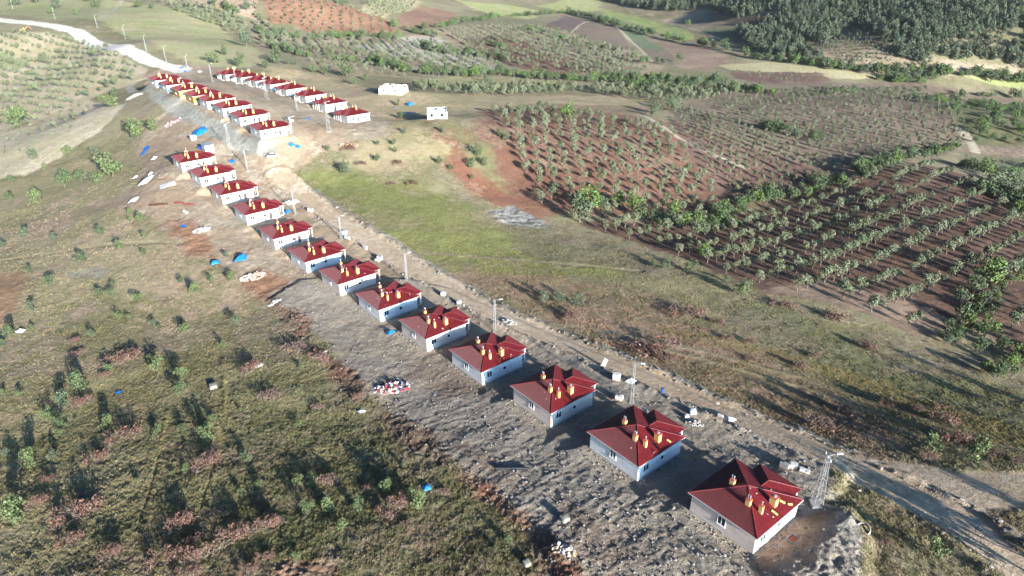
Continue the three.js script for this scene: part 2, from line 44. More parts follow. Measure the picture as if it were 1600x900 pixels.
const BUSHES = [[-148.7,-251.5,8.37,1],[-171.8,-240.2,5.12,1],[-168.9,-253.3,6.55,0],[-163.6,-255.3,4.87,0],[-152.8,-248.0,4.74,1],[-200.5,-285.6,4.57,2],[-170.5,-280.2,3.41,2],[-184.6,-285.0,4.01,1],[-188.7,-274.1,2.59,1],[-197.1,-265.2,3.04,0],[-188.0,-248.0,3.59,0],[-157.7,-209.2,3.32,2],[-143.3,-202.1,2.61,2],[-126.4,-199.4,2.97,0],[-116.7,-205.6,3.03,1],[-110.4,-194.3,2.12,1],[-123.3,-212.2,2.07,1],[-121.1,-207.1,1.42,1],[-115.4,-188.1,2.82,1],[-105.6,-183.1,1.84,0],[-124.3,-183.1,3.33,0],[-138.3,-180.3,1.83,0],[-125.9,-170.3,2.62,0],[-106.8,-167.0,1.71,0],[-87.8,-165.9,1.7,0],[-80.0,-166.2,1.87,0],[-74.9,-166.4,2.55,1],[-80.3,-179.0,1.8,2],[-160.4,-202.1,2.02,0],[-122.2,-155.7,2.44,2],[-107.2,-160.9,2.17,0],[-104.5,-161.3,2.5,0],[-95.5,-157.7,2.46,1],[-81.9,-160.6,3.32,1],[-96.4,-149.3,1.89,1],[-93.9,-149.1,1.26,1],[-86.2,-145.7,1.85,2],[-83.9,-143.7,1.22,0],[-76.6,-141.5,2.71,1],[-65.7,-144.4,2.29,2],[-64.6,-133.4,1.58,1],[-116.2,-145.9,1.55,1],[-119.7,-143.0,3.05,0],[-118.5,-138.5,2.23,0],[-79.3,-129.2,1.68,1],[-75.6,-124.6,3.0,1],[-68.0,-119.6,2.64,1],[-66.3,-114.6,2.3,0],[-89.7,-118.9,4.36,0],[-89.9,-113.8,3.2,2],[-89.7,-108.5,2.47,1],[-85.7,-106.1,2.43,0],[-76.1,-105.2,2.64,1],[-101.4,-117.9,1.58,1],[-51.3,-106.8,0.97,1],[-55.3,-103.8,1.42,1],[-55.2,-100.8,1.74,1],[-59.9,-101.4,1.75,0],[-86.2,-125.0,1.92,1],[-98.6,-141.0,1.8,2],[-65.0,-101.8,1.4,1],[-105.6,-118.9,1.33,1],[-54.0,-97.9,2.83,1],[-44.6,-91.0,1.93,0],[-84.8,-95.1,3.14,1],[-81.2,-96.3,1.7,2],[-91.2,-98.4,1.73,2],[-77.4,-80.4,3.99,1],[-54.5,-89.6,1.28,1],[-56.0,-88.4,1.05,1],[-42.6,-82.6,1.3,0],[-61.4,-87.0,1.04,1],[-64.8,-100.6,1.74,0],[-84.7,-103.6,1.79,1],[-32.0,-85.0,2.04,1],[-34.4,-85.0,1.73,1],[-30.8,-77.3,2.1,0],[-27.8,-77.7,2.39,1],[-24.5,-73.3,1.83,1],[-19.5,-82.0,2.18,1],[-14.2,-77.7,3.15,1],[-23.2,-77.6,1.91,0],[-29.6,-67.9,1.31,1],[-0.7,-70.0,1.33,1],[-2.5,-69.0,0.88,0],[-40.4,-84.5,1.53,0],[-17.9,-88.1,1.04,0],[-43.8,-121.7,1.33,1],[-39.0,-101.4,1.39,1],[54.0,-63.9,2.64,1],[66.7,-87.4,2.88,1],[72.7,-85.5,3.64,1],[62.1,-166.4,4.84,1],[7.8,-150.9,3.14,2],[11.7,-150.6,3.14,2],[15.9,-149.9,3.44,2],[45.0,-183.9,3.18,0],[52.0,-183.8,3.75,0],[60.7,-176.2,1.81,0],[41.7,-185.5,1.89,0],[-49.5,-250.8,2.84,0],[-59.2,-239.8,4.56,2],[-68.2,-254.6,2.14,0],[-27.0,-256.2,2.91,0],[-22.8,-254.2,2.41,0],[-13.0,-268.7,4.55,0],[-15.4,-259.7,3.94,0],[-10.6,-262.6,2.98,0],[-14.8,-251.1,1.92,0],[-44.1,-259.7,1.95,0],[-51.3,-264.0,1.97,0],[-45.4,-265.6,2.48,2],[-49.7,-317.3,2.91,0],[-55.2,-346.0,2.83,1],[-42.8,-278.5,2.58,2],[-28.0,-282.7,2.62,2],[-4.6,-289.9,3.77,0],[-15.7,-468.5,4.2,0],[-2.2,-287.3,2.67,0],[-471.0,-715.2,12.2,0],[-465.2,-738.3,13.82,0],[-446.3,-738.8,8.81,0],[-425.6,-705.3,7.83,2],[-402.2,-657.0,6.75,1],[-373.2,-643.2,4.96,1],[-400.6,-728.6,9.32,0],[-424.4,-756.6,9.01,0],[-185.5,-327.9,6.55,1],[-215.9,-387.4,4.89,0],[-231.7,-410.3,4.42,2],[-249.2,-354.7,10.45,1],[-180.5,-442.6,7.83,1],[-183.7,-469.2,5.37,0],[-162.8,-435.0,6.94,0],[-356.1,-719.8,7.99,0],[-253.4,-721.6,9.26,2],[-188.6,-523.2,10.07,2],[-154.6,-285.9,7.42,1],[-148.6,-288.5,5.32,1],[-155.7,-295.8,2.72,0],[-163.1,-295.6,3.27,0],[-146.7,-454.4,8.84,0],[-147.1,-433.7,4.62,0],[-139.3,-453.3,3.61,0],[-134.6,-453.6,2.81,0],[-119.0,-435.3,5.42,1],[-111.3,-430.3,4.6,0],[-97.6,-428.2,9.94,0],[-85.4,-423.7,3.41,0],[-88.7,-404.8,3.63,1],[-338.5,-709.6,6.06,0],[-224.1,-385.4,2.79,1]];
const TREES = [[28.5,-237.8,8.82,1],[23.8,-226.1,8.01,2],[39.1,-243.4,4.74,1],[44.7,-237.9,6.52,1],[33.3,-234.6,4.6,2],[59.0,-239.7,5.17,1],[60.4,-198.4,4.81,1],[89.2,-255.5,3.99,1],[93.8,-259.9,4.55,0],[51.2,-233.6,4.13,0],[65.0,-237.2,3.73,0],[120.3,-162.3,6.54,0],[109.9,-150.6,3.88,2],[122.4,-154.5,7.29,1],[121.3,-146.3,5.4,0],[123.8,-144.1,5.34,1],[114.7,-145.0,4.72,0],[135.8,-181.8,6.79,0],[144.6,-188.3,8.54,1],[126.4,-172.5,6.14,2],[116.9,-137.5,4.53,1],[199.5,-272.8,9.48,2],[191.4,-269.1,6.76,0],[212.9,-285.0,7.13,0],[201.9,-262.2,7.66,0],[213.0,-300.8,6.9,1],[189.7,-243.4,6.24,1],[27.2,-339.5,6.86,1],[79.8,-383.9,6.32,2],[92.6,-394.0,6.48,2],[91.8,-407.5,5.2,0],[76.7,-373.1,4.79,2],[139.6,-599.8,7.44,0],[120.2,-587.7,4.69,0],[125.1,-585.8,4.67,0],[200.8,-833.6,6.5,1]];
const HEDGES = [[[[75.7,-239.8],[90.6,-257.8],[106.9,-268.3],[122.8,-275.8],[142.2,-284.7],[169.3,-302.0],[195.2,-322.7],[223.4,-343.6]],42,5.2],[[[48.3,-232.9],[57.1,-230.8],[71.4,-232.4],[82.2,-237.7]],12,4.4],[[[-1.1,-503.5],[36.7,-496.1],[72.4,-496.9],[112.0,-494.1],[151.8,-492.9]],60,6.0],[[[68.8,-470.6],[101.6,-464.9],[142.2,-474.7],[165.7,-455.0]],36,5.4],[[[-218.3,-633.2],[-184.6,-648.1],[-141.9,-688.2],[-103.5,-690.7]],30,6.0],[[[-101.3,-515.4],[-66.7,-476.4],[-41.5,-477.3],[-1.1,-514.2]],44,6.0],[[[-82.2,-661.5],[-59.4,-631.4],[-31.2,-621.3],[-1.1,-590.3]],26,6.0],[[[-186.0,-804.6],[-157.0,-774.1],[-127.7,-752.4],[-96.1,-729.3],[-65.0,-776.2],[-13.4,-939.5],[44.9,-979.0],[75.9,-999.8]],50,6.0],[[[75.9,-999.8],[107.4,-934.5],[123.7,-849.1],[140.7,-796.7],[160.1,-754.5],[186.8,-703.3],[211.9,-626.4],[238.0,-606.6]],62,6.5],[[[233.7,-609.7],[262.9,-588.2],[290.2,-578.5],[331.6,-568.4],[366.4,-566.6],[422.5,-559.2]],62,6.5],[[[289.3,-564.0],[311.8,-557.6],[332.3,-558.8]],18,5.5],[[[268.9,-476.2],[267.1,-449.7],[338.5,-532.0],[371.6,-538.0],[388.6,-533.5]],20,5.0],[[[-292.0,-734.7],[-275.4,-722.1],[-256.2,-699.8]],9,6],[[[172.0,-427.2],[229.2,-485.5],[320.3,-544.2]],10,4.5],[[[-99.0,-727.9],[-59.5,-703.8],[-22.1,-682.9],[1.7,-647.7]],14,5],[[[132.5,-365.9],[143.4,-348.9],[157.2,-342.7]],9,5],[[[108.6,-148.6],[121.5,-159.9],[136.1,-174.7],[151.6,-190.1],[167.0,-202.6]],24,2.9],[[[105.8,-129.5],[120.9,-139.8],[134.2,-149.5]],12,2.8],[[[197.4,-278.9],[196.6,-264.3],[200.1,-251.6]],14,4.6],[[[206.8,-310.5],[223.9,-307.9],[258.5,-331.2]],12,4.2],[[[16.0,-795.2],[52.7,-727.1],[92.9,-648.4],[110.4,-585.3]],18,5],[[[-178.6,-541.0],[-139.3,-498.6],[-106.1,-506.1]],16,5]];
const SCRUB = [[[[275.0,-448.8],[350.0,-518.3],[389.3,-505.4],[289.0,-366.7],[245.7,-358.8],[249.1,-383.0]],105,5.2]];
const FOREST = [[[135.0,-1197.0],[137.0,-1082.0],[174.0,-998.0],[214.0,-947.0],[252.0,-939.0],[244.0,-799.0],[256.0,-742.0],[266.0,-688.0],[273.0,-636.0],[321.0,-697.0],[327.0,-685.0],[311.0,-612.0],[319.0,-588.0],[337.0,-581.0],[364.0,-585.0],[394.0,-582.0],[427.0,-568.0],[513.0,-718.0]],[[227.0,-750.0],[257.0,-735.0],[263.0,-670.0],[261.0,-605.0],[241.0,-614.0],[217.0,-644.0]]];
const BARE = [[[188.0,-912.0],[243.0,-933.0],[233.0,-806.0],[204.0,-790.0]],[[241.0,-800.0],[267.0,-791.0],[287.0,-772.0],[276.0,-756.0],[247.0,-764.0]]];
const GROVES = [["right",[[23.3,-223.3],[45.2,-228.1],[72.3,-235.9],[136.2,-283.1],[184.5,-303.5],[193.6,-289.1],[193.0,-269.5],[202.0,-243.2],[181.5,-214.3],[137.4,-176.8],[125.7,-177.6],[103.5,-154.3],[86.8,-170.3],[69.7,-172.9],[52.3,-199.2]],-0.638,4.6,9.2,3.9,0.4],["rightlow",[[137.7,-172.9],[172.1,-200.9],[121.6,-130.4],[127.0,-148.7]],-0.638,4.6,9.2,3.9,0.6],["midrows",[[98.6,-413.0],[118.4,-388.9],[135.1,-334.8],[146.1,-299.5],[137.3,-287.2],[110.7,-271.7],[90.6,-257.8],[86.1,-290.6],[84.0,-343.8]],1.014,4.6,5.6,2.7,0.35],["red",[[-10.1,-338.0],[21.4,-377.5],[53.3,-358.1],[78.2,-350.0],[80.0,-288.3],[84.6,-254.4],[73.5,-240.6],[49.5,-240.1],[23.4,-236.9],[11.8,-237.3],[3.4,-264.2],[-2.2,-289.9]],0.329,6.4,6.6,3.7,0.9],["tan",[[122.3,-389.9],[119.0,-418.6],[165.3,-466.5],[227.4,-501.9],[308.5,-550.6],[297.3,-464.5],[253.2,-383.7],[231.4,-351.8],[178.3,-314.0],[148.9,-300.8],[137.5,-337.3]],0.874,5.6,6.6,2.9,0.8],["midband",[[-57.0,-402.7],[1.0,-454.2],[42.5,-460.1],[104.4,-458.2],[165.2,-479.4],[146.9,-447.5],[95.1,-414.3],[41.1,-444.9],[-46.3,-373.1]],-0.499,5.5,6,4.6,1.2],["left",[[-438.5,-592.4],[-369.7,-563.0],[-316.7,-545.7],[-252.3,-469.0],[-222.9,-437.0],[-214.5,-412.0],[-233.6,-400.4],[-245.0,-362.0],[-287.0,-362.1]],0.573,7.2,8.2,3.9,0.9],["lowleft",[[-247.6,-307.0],[-257.0,-370.0],[-236.0,-397.6],[-203.7,-339.9],[-195.4,-313.0],[-209.4,-305.0],[-215.3,-295.0]],-1.496,8,8,2.2,1.2],["redhill",[[-257.4,-789.9],[-182.7,-804.9],[-130.1,-768.7],[-106.1,-724.7],[-143.2,-695.8],[-175.5,-680.3],[-202.9,-701.8],[-226.0,-692.1]],-0.092,9.5,10,3.2,1.5],["tophill",[[-195.1,-915.4],[-129.7,-1045.0],[-118.2,-944.8],[-116.3,-812.7],[-136.7,-769.1]],-0.586,7.5,10,3.4,0.8],["white",[[-139.9,-677.5],[-70.2,-687.7],[-20.2,-618.3],[1.3,-540.5],[-36.2,-526.5],[-81.9,-521.5],[-125.3,-553.5],[-166.6,-517.4],[-209.5,-622.0]],1.231,8,10,4.2,1.4],["tanw",[[-144.7,-502.3],[-119.4,-526.3],[-85.9,-490.6],[-62.3,-442.7],[-86.8,-448.4],[-119.5,-453.5]],0.082,7,9,3.0,0.8],["mid",[[-68.8,-742.0],[2.4,-838.8],[36.8,-798.5],[68.3,-760.6],[109.3,-643.5],[105.0,-584.1],[66.7,-524.1],[1.4,-558.7],[-38.0,-645.4]],1.194,8.5,10,4.4,2],["brown2",[[42.3,-576.9],[83.7,-580.5],[105.8,-559.5],[94.5,-522.1],[47.8,-521.6]],0.037,6,7,3.0,0.7],["pinkrow",[[178.6,-568.3],[247.8,-575.6],[248.8,-552.2],[186.3,-515.7]],-0.139,8,7,2.2,0.6],["cone",[[318.8,-681.2],[314.1,-594.5],[313.7,-586.4],[279.3,-597.2],[271.9,-634.3]],0.487,3.6,6,2.8,0.5],["hillfoot",[[313.7,-586.4],[364.1,-584.6],[350.0,-575.7],[320.7,-578.6]],0.16,6,9,3.0,0.8],["redtop",[[-359.3,-766.7],[-284.3,-712.9],[-247.3,-690.0],[-218.3,-633.2],[-214.2,-597.1],[-258.7,-641.9],[-305.3,-683.5]],0.576,7,9,4.6,1.2],["hilltop",[[-256.6,-761.2],[-228.8,-689.6],[-186.2,-654.4],[-188.0,-555.6],[-233.5,-673.0]],0.976,8,9,4.8,1.5],["greyright",[[222.5,-336.4],[270.3,-339.1],[236.4,-290.9],[203.3,-281.5]],0.007,9,8,2.4,2]];
const PILES = [[-85.5,-130.0,8.4,0.61],[-97.7,-133.0,3.5,0.85],[-85.8,-113.8,3.8,0.58],[-101.8,-139.3,2.8,0.61],[-86.2,-123.3,2.3,0.51],[-54.5,-122.0,4.3,1.0],[-72.4,-94.7,3.7,0.64],[-70.4,-100.5,5.5,0.65],[-50.9,-90.6,4.8,0.68],[-67.1,-80.3,6.5,0.64],[-65.0,-74.4,3.5,0.56],[-56.8,-71.0,3.2,0.54],[-49.0,-76.0,4.1,0.58],[-45.5,-72.3,2.8,0.75],[-48.1,-69.3,4.3,0.45],[-43.8,-69.3,4.4,0.36],[-39.6,-72.5,4.9,0.48],[-43.8,-66.1,3.1,0.35],[-76.0,-84.1,3.7,0.62],[-78.1,-89.9,2.3,0.39],[-35.5,-66.0,2.4,0.36],[-35.4,-74.5,3.9,0.24],[-34.0,-68.2,2.5,0.21],[-29.2,-84.5,3.3,0.29],[-17.7,-77.6,4.4,1.02],[-22.8,-82.9,1.6,0.47],[-15.3,-73.8,1.8,-0.01],[-10.6,-81.1,1.8,-0.03],[-47.4,-129.6,5.3,0.36],[-47.1,-110.9,4.0,0.55],[-29.8,-110.1,2.4,0.51],[-40.9,-125.1,4.4,-0.52],[-36.8,-107.1,2.3,0.35],[14.2,-141.0,5.1,0.09],[42.9,-148.3,8.1,-0.05],[49.3,-144.8,3.5,-0.33],[29.6,-124.9,12.5,0.25],[32.4,-120.9,3.7,0.51],[48.8,-135.2,2.6,-0.03],[53.5,-134.8,2.6,0.22],[50.8,-124.8,2.4,0.21],[71.3,-160.3,6.3,-0.33],[83.1,-154.9,5.9,-0.45],[82.6,-137.9,5.4,-0.95],[60.7,-123.3,3.0,-0.62],[60.7,-103.0,3.8,-0.75],[52.9,-95.9,5.0,-0.38],[70.6,-106.6,2.7,-0.44],[75.5,-105.5,2.5,-0.1],[77.1,-99.9,4.1,-0.81],[81.3,-107.4,1.9,-0.39],[66.5,-129.8,2.4,-0.31],[73.8,-91.8,4.0,-0.12],[75.8,-91.1,3.1,-0.1],[77.5,-87.3,2.6,0.13],[79.8,-85.1,2.4,0.15],[65.5,-85.3,2.5,0.04],[49.3,-66.7,1.1,-0.05],[-60.9,-257.0,5.6,0.24],[-54.5,-247.0,3.7,0.14],[-41.6,-249.7,3.3,0.3],[-34.6,-235.0,4.1,0.34],[-41.7,-233.1,2.6,0.19]];
const MISC = [["tarp",-82.1,-175.3,2.66,["heap",0],"blue tarpaulin heap beside a shrub on the red dirt, left of two","tarpaulin"],["tarp",-75.5,-177.0,3.93,["heap",1],"crumpled blue tarpaulin heap just above the pink and white rubble pile","tarpaulin"],["tarp",-145.2,-273.4,4.59,["flat",0],"upper of two flat blue sheets on the grass by the site edge","tarpaulin"],["tarp",-144.6,-268.9,4.03,["flat",1],"lower of two flat blue sheets on the grass by the site edge","tarpaulin"],["tarp",-116.0,-259.3,4.11,["heap",1],"blue tarpaulin beside the small white cabin","tarpaulin"],["tarp",-101.2,-246.3,3.48,["flat",0],"blue sheet on the dirt near the second house of the front row","tarpaulin"],["tarp",-100.7,-199.2,2.55,["flat",1],"flat blue sheet on bare red dirt left of the front row","tarpaulin"],["tarp",-121.9,-271.9,6.03,["heap",2],"large crumpled blue tarpaulin below the gravel bank","tarpaulin"],["tarp",-71.6,-209.6,2.25,["heap",0],"blue tarpaulin heap by the road behind the fourth front row house","tarpaulin"],["tarp",-81.4,-255.1,2.14,["heap",1],"left blue tarpaulin heap at the foot of a lattice pole","tarpaulin"],["tarp",-78.9,-254.5,2.14,["heap",2],"right blue tarpaulin heap at the foot of a lattice pole","tarpaulin"],["tarp",-83.2,-286.4,2.36,["flat",0],"small blue sheet lying in front of the upper street houses","tarpaulin"],["tarp",-49.4,-346.7,4.1,["heap",1],"bright blue tarpaulin near the roofless white block house","tarpaulin"],["tarp",-197.0,-433.8,2.31,["heap",0],"upper small blue tarpaulin where the white road meets the site","tarpaulin"],["tarp",-191.0,-423.8,2.26,["heap",1],"lower small blue tarpaulin where the white road meets the site","tarpaulin"],["tarp",-80.3,-117.1,1.95,["flat",1],"blue sheet on the scrubby left slope","tarpaulin"],["tarp",-13.5,-82.4,1.39,["heap",2],"deep blue tarpaulin behind a conifer shrub on the lower slope","tarpaulin"],["tarp",-27.5,-135.5,2.17,["heap",0],"round blue tarpaulin bundle on gravel beside a front row house","tarpaulin"],["ltarp",-56.1,-341.4,3.11,["flat",0],"pale blue sheet beside a shrub near the roofless houses","tarpaulin"],["ltarp",-48.6,-332.9,3.65,["flat",1],"pale blue sheet on the slope below the bright blue tarpaulin","tarpaulin"],["wtarp",-118.3,-145.1,2.0,["heap",1],"white plastic sheet on the grass at the far left","plastic sheet"],["wtarp",36.8,-95.7,2.19,["heap",2],"white plastic covered heap beside the road near the last houses","plastic sheet"],["wtarp",-117.0,-227.9,6.1,["flat",2],"white sheeted stack left of the front row","plastic sheet"],["wtarp",-127.5,-234.1,5.81,["heap",2],"long white covered heap left of the first front row houses","plastic sheet"],["wtarp",-135.4,-242.4,2.08,["heap",1],"white bundle at the left end of the covered heaps","plastic sheet"],["wtarp",-128.5,-240.0,2.74,["heap",0],"small white heap above the long covered heap","plastic sheet"],["wtarp",-126.3,-221.4,3.0,["heap",1],"white pile at the end of the gravel spit on the left","plastic sheet"],["wtarp",-135.0,-257.5,2.42,["heap",0],"white bundle on the grass below the first front row house","plastic sheet"],["wtarp",22.3,-109.2,1.82,["heap",1],"white plastic heap at the foot of a lamp pole","plastic sheet"],["rust",-120.6,-232.0,2.43,[],"rusty metal sheet on the covered stack","metal sheet"],["rust",-114.8,-215.2,5.64,[],"long rusty brown sheet on the dirt left of the front row","metal sheet"],["rubble",-69.2,-167.4,6.84,["pink"],"pile of pink and white rubble at the edge of the site","rubble pile"],["rubble",-23.5,-112.1,7.25,["colour"],"long heap of red, white and blue rubbish on the gravel","rubbish heap"],["rubble",6.6,-67.1,3.78,["peach"],"heap of peach foam and white scraps at the gravel edge","rubbish heap"],["rubble",-140.2,-289.3,7.17,["redwhite"],"heap of red and white scraps beside the lower track","rubbish heap"],["rubble",-176.9,-333.8,7.83,["grey"],"strip of pale scraps beside the left track","rubbish heap"],["rubble",-93.6,-195.6,5.41,["grey"],"grey heap of branches and scraps on red dirt","rubbish heap"],["rubble",-41.3,-126.8,3.3,["grey"],"scraps scattered along the red bank of the pad","rubbish heap"],["rubble",-59.3,-153.1,3.51,["grey"],"white scraps at the upper corner of the gravel pad","rubbish heap"],["rubble",-53.5,-123.5,1.62,["grey"],"small white scrap heap on the scrub slope","rubbish heap"],["rubble",-28.3,-105.6,1.2,["blue"],"blue and white scraps below the gravel edge","rubbish heap"],["rubble",-72.5,-217.3,5.48,["grey"],"white rubble behind the fourth front row house","rubble pile"],["rubble",-0.8,-137.4,3.79,["grey"],"grey rubble bank between a lamp pole and the road","rubble pile"],["rubble",30.9,-95.2,3.06,["grey"],"grey stones behind the second nearest house","rubble pile"],["rubble",-61.5,-260.5,7.29,["brick"],"heap of reddish bricks and yellow boards at the bend","rubble pile"],["rubble",-25.8,-156.0,3.87,["grey"],"white rubble beside a lamp pole near the eighth house","rubble pile"],["blocks",-64.0,-209.2,2.04,[2,1,2],"stack of white blocks at the roadside below a lamp pole","block stack"],["blocks",-41.8,-182.6,1.83,[2,1,2],"stack of white blocks at the roadside near the seventh house","block stack"],["blocks",-36.8,-175.4,1.42,[1,2,2],"slim stack of white blocks behind the seventh house","block stack"],["blocks",-48.3,-189.3,2.07,[3,1,2],"low stack of white blocks beside a lamp pole","block stack"],["blocks",19.8,-110.5,1.35,[2,2,3],"tall stack of pale blocks standing beside the road","block stack"],["blocks",19.4,-104.1,1.29,[2,2,2],"white block stack in the shade behind the third nearest house","block stack"],["blocks",41.2,-81.9,1.37,[3,2,3],"pallet of grey hollow blocks behind the nearest house","block stack"],["blocks",42.6,-81.8,1.07,[2,2,2],"middle pallet of blocks behind the nearest house","block stack"],["blocks",43.7,-80.5,1.45,[4,2,2],"long pallet of white blocks near the nearest house porch","block stack"],["blocks",35.5,-96.1,0.99,[2,1,2],"white blocks next to the plastic covered heap","block stack"],["blocks",37.0,-101.9,0.92,[2,1,1],"few white blocks at the far edge of the road","block stack"],["bag",31.2,-97.9,1.34,[],"large white sack behind the second nearest house","sack"],["bag",30.0,-97.1,0.89,[],"smaller white sack behind the second nearest house","sack"],["bag",-16.9,-151.9,1.58,[],"left white sack between road and ninth house","sack"],["bag",-12.7,-147.2,1.38,[],"right white sack between road and ninth house","sack"],["bag",-49.9,-193.3,1.73,[],"white sack beside a lamp pole","sack"],["bag",-80.1,-257.8,1.92,["yellow"],"yellow sack behind the blue tarpaulin heaps","sack"],["boulder",7.2,-73.1,1.46,[],"pale squared boulder alone on the grey gravel","boulder"],["boulder",1.7,-65.8,1.11,[],"pale boulder in the grass at the bottom edge","boulder"],["boulder",-60.2,-116.0,1.67,[],"grey boulder on the left scrub slope","boulder"],["boulder",56.1,-82.2,0.78,[],"grey boulder where the side track begins","boulder"],["barrel",27.3,-104.7,0.7,[],"blue barrel at the roadside","barrel"],["beam",-0.2,-85.4,5.09,[-0.05],"long dark steel beam lying on the gravel","beam"],["beam",-108.2,-215.2,3.34,[0],"dark red steel beam lying on the dirt, upper of two","beam"],["beam",-104.2,-213.6,3.32,[-0.05],"dark red steel beam lying on the dirt, lower of two","beam"],["trough",-103.4,-208.2,2.03,[],"white metal trough lying on the dirt","trough"],["hatch",37.4,-67.8,1.29,[],"open manhole box with orange inside beside the nearest house","manhole"],["ring",47.2,-68.8,1.56,[],"grey concrete pipe ring half sunk in the bank","concrete ring"],["slab",18.2,-115.9,1.02,[],"pale concrete slab propped upright on the road","slab"],["car",-86.2,-247.0,4.64,[0.35],"white car parked on the dirt junction","car"],["car2",-88.8,-279.8,3.34,[-0.9],"white pickup with dark bed beside the end house of the upper row","car"],["shed",-112.8,-255.2,5.01,[],"small white cabin with grey flat roof behind the first front row house","cabin"],["shed2",-123.4,-267.9,2.49,[],"tiny white container beside the blue tarpaulin below the bank","container"],["digger",-375.6,-571.5,9.9,[],"yellow excavator beside the white road at far left","excavator"],["shellA",-31.9,-303.6,12.79,[],"roofless white block house with window openings","unfinished house"],["shellB",-60.6,-368.6,17.26,[],"larger unfinished white house with broken wall tops","unfinished house"],["wtarp",-180.3,-417.9,2.97,["heap",0],"white sack heap beside the blue tarpaulins on the upper site","plastic sheet"]];
const OFFFRAME = [[66.3,-58.7,5.6],[70.5,-57,5.0],[82,-59.3,4.6],[112.8,-106.8,6.0],[105.7,-99.6,4.8]];

// ---------- random numbers and noise ----------
let seed = 12345;
function rnd() { seed = (seed + 0x6d2b79f5) | 0; let t = Math.imul(seed ^ (seed >>> 15), 1 | seed); t = (t + Math.imul(t ^ (t >>> 7), 61 | t)) ^ t; return ((t ^ (t >>> 14)) >>> 0) / 4294967296; }
const rr = (a, b) => a + (b - a) * rnd();
const pick = (a) => a[Math.floor(rnd() * a.length)];
const clamp = (x, a = 0, b = 1) => (x < a ? a : x > b ? b : x);
const sst = (a, b, x) => { const t = clamp((x - a) / (b - a)); return t * t * (3 - 2 * t); };
const NS = 512, NM = NS - 1;
function noiseTable(octaves, base, gain) {
  const out = new Float32Array(NS * NS); let amp = 1, cells = base, tot = 0;
  for (let o = 0; o < octaves && cells <= NS; o++, amp *= gain, cells *= 2) {
    const g = new Float32Array(cells * cells); for (let i = 0; i < g.length; i++) g[i] = rnd();
    const k = cells / NS; tot += amp;
    for (let y = 0; y < NS; y++) for (let x = 0; x < NS; x++) {
      const fx = x * k, fy = y * k, x0 = Math.floor(fx), y0 = Math.floor(fy); let tx = fx - x0, ty = fy - y0; tx = tx * tx * (3 - 2 * tx); ty = ty * ty * (3 - 2 * ty);
      const x1 = (x0 + 1) % cells, y1 = (y0 + 1) % cells, a = g[y0 * cells + x0], b = g[y0 * cells + x1], c = g[y1 * cells + x0], d = g[y1 * cells + x1];
      out[y * NS + x] += amp * (a + (b - a) * tx + (c - a) * ty + (a - b - c + d) * tx * ty);
    }
  }
  let lo = 1e9, hi = -1e9; for (const v of out) { if (v < lo) lo = v; if (v > hi) hi = v; }
  for (let i = 0; i < out.length; i++) out[i] = (out[i] - lo) / (hi - lo);
  return out;
}
const T1 = noiseTable(5, 8, 0.55), T2 = noiseTable(4, 16, 0.6), T3 = noiseTable(2, 128, 0.7);
function ns(t, x, y) {
  const x0 = Math.floor(x), y0 = Math.floor(y), tx = x - x0, ty = y - y0, a = (y0 & NM) * NS, b = ((y0 + 1) & NM) * NS, c = x0 & NM, d = (x0 + 1) & NM;
  const p = t[a + c], q = t[a + d], r = t[b + c], s = t[b + d];
  return p + (q - p) * tx + (r - p) * ty + (p - q - r + s) * tx * ty;
}
// ---------- terrain: thin plate spline through the survey points ----------
const S = 100, NC = CTL.length;
const kern = (r2) => (r2 > 1e-12 ? 0.5 * r2 * Math.log(r2) : 0);
const tps = (() => {
  const n = NC + 3, A = [];
  for (let i = 0; i < n; i++) A.push(new Float64Array(n + 1));
  for (let i = 0; i < NC; i++) {
    for (let j = 0; j < NC; j++) { const dx = (CTL[i][0] - CTL[j][0]) / S, dz = (CTL[i][2] - CTL[j][2]) / S; A[i][j] = kern(dx * dx + dz * dz) + (i === j ? 0.002 : 0); }
    const P = [1, CTL[i][0] / S, CTL[i][2] / S];
    for (let k = 0; k < 3; k++) { A[i][NC + k] = P[k]; A[NC + k][i] = P[k]; }
    A[i][n] = CTL[i][1];
  }
  for (let c = 0; c < n; c++) {
    let m = c; for (let r = c + 1; r < n; r++) if (Math.abs(A[r][c]) > Math.abs(A[m][c])) m = r;
    const t = A[c]; A[c] = A[m]; A[m] = t;
    for (let r = 0; r < n; r++) if (r !== c && A[r][c] !== 0) { const f = A[r][c] / A[c][c]; for (let k = c; k <= n; k++) A[r][k] -= f * A[c][k]; }
  }
  return A.map((row, i) => row[n] / row[i]);
})();
const CX = Float64Array.from(CTL, (c) => c[0] / S), CZ = Float64Array.from(CTL, (c) => c[2] / S);
function baseH(x, z) {
  x /= S; z /= S; let h = tps[NC] + tps[NC + 1] * x + tps[NC + 2] * z;
  for (let i = 0; i < NC; i++) { const dx = x - CX[i], dz = z - CZ[i], r2 = dx * dx + dz * dz; if (r2 > 1e-12) h += tps[i] * 0.5 * r2 * Math.log(r2); }
  return h;
}
// ---------- ground cover zones ----------
const lin = (v) => { v /= 255; return v <= 0.04045 ? v / 12.92 : Math.pow((v + 0.055) / 1.055, 2.4); };
const ALB = 0.74;                                       // paint chips read off the survey are brighter than the matter itself
const C3 = (r, g, b) => [lin(r) * ALB, lin(g) * ALB, lin(b) * ALB];
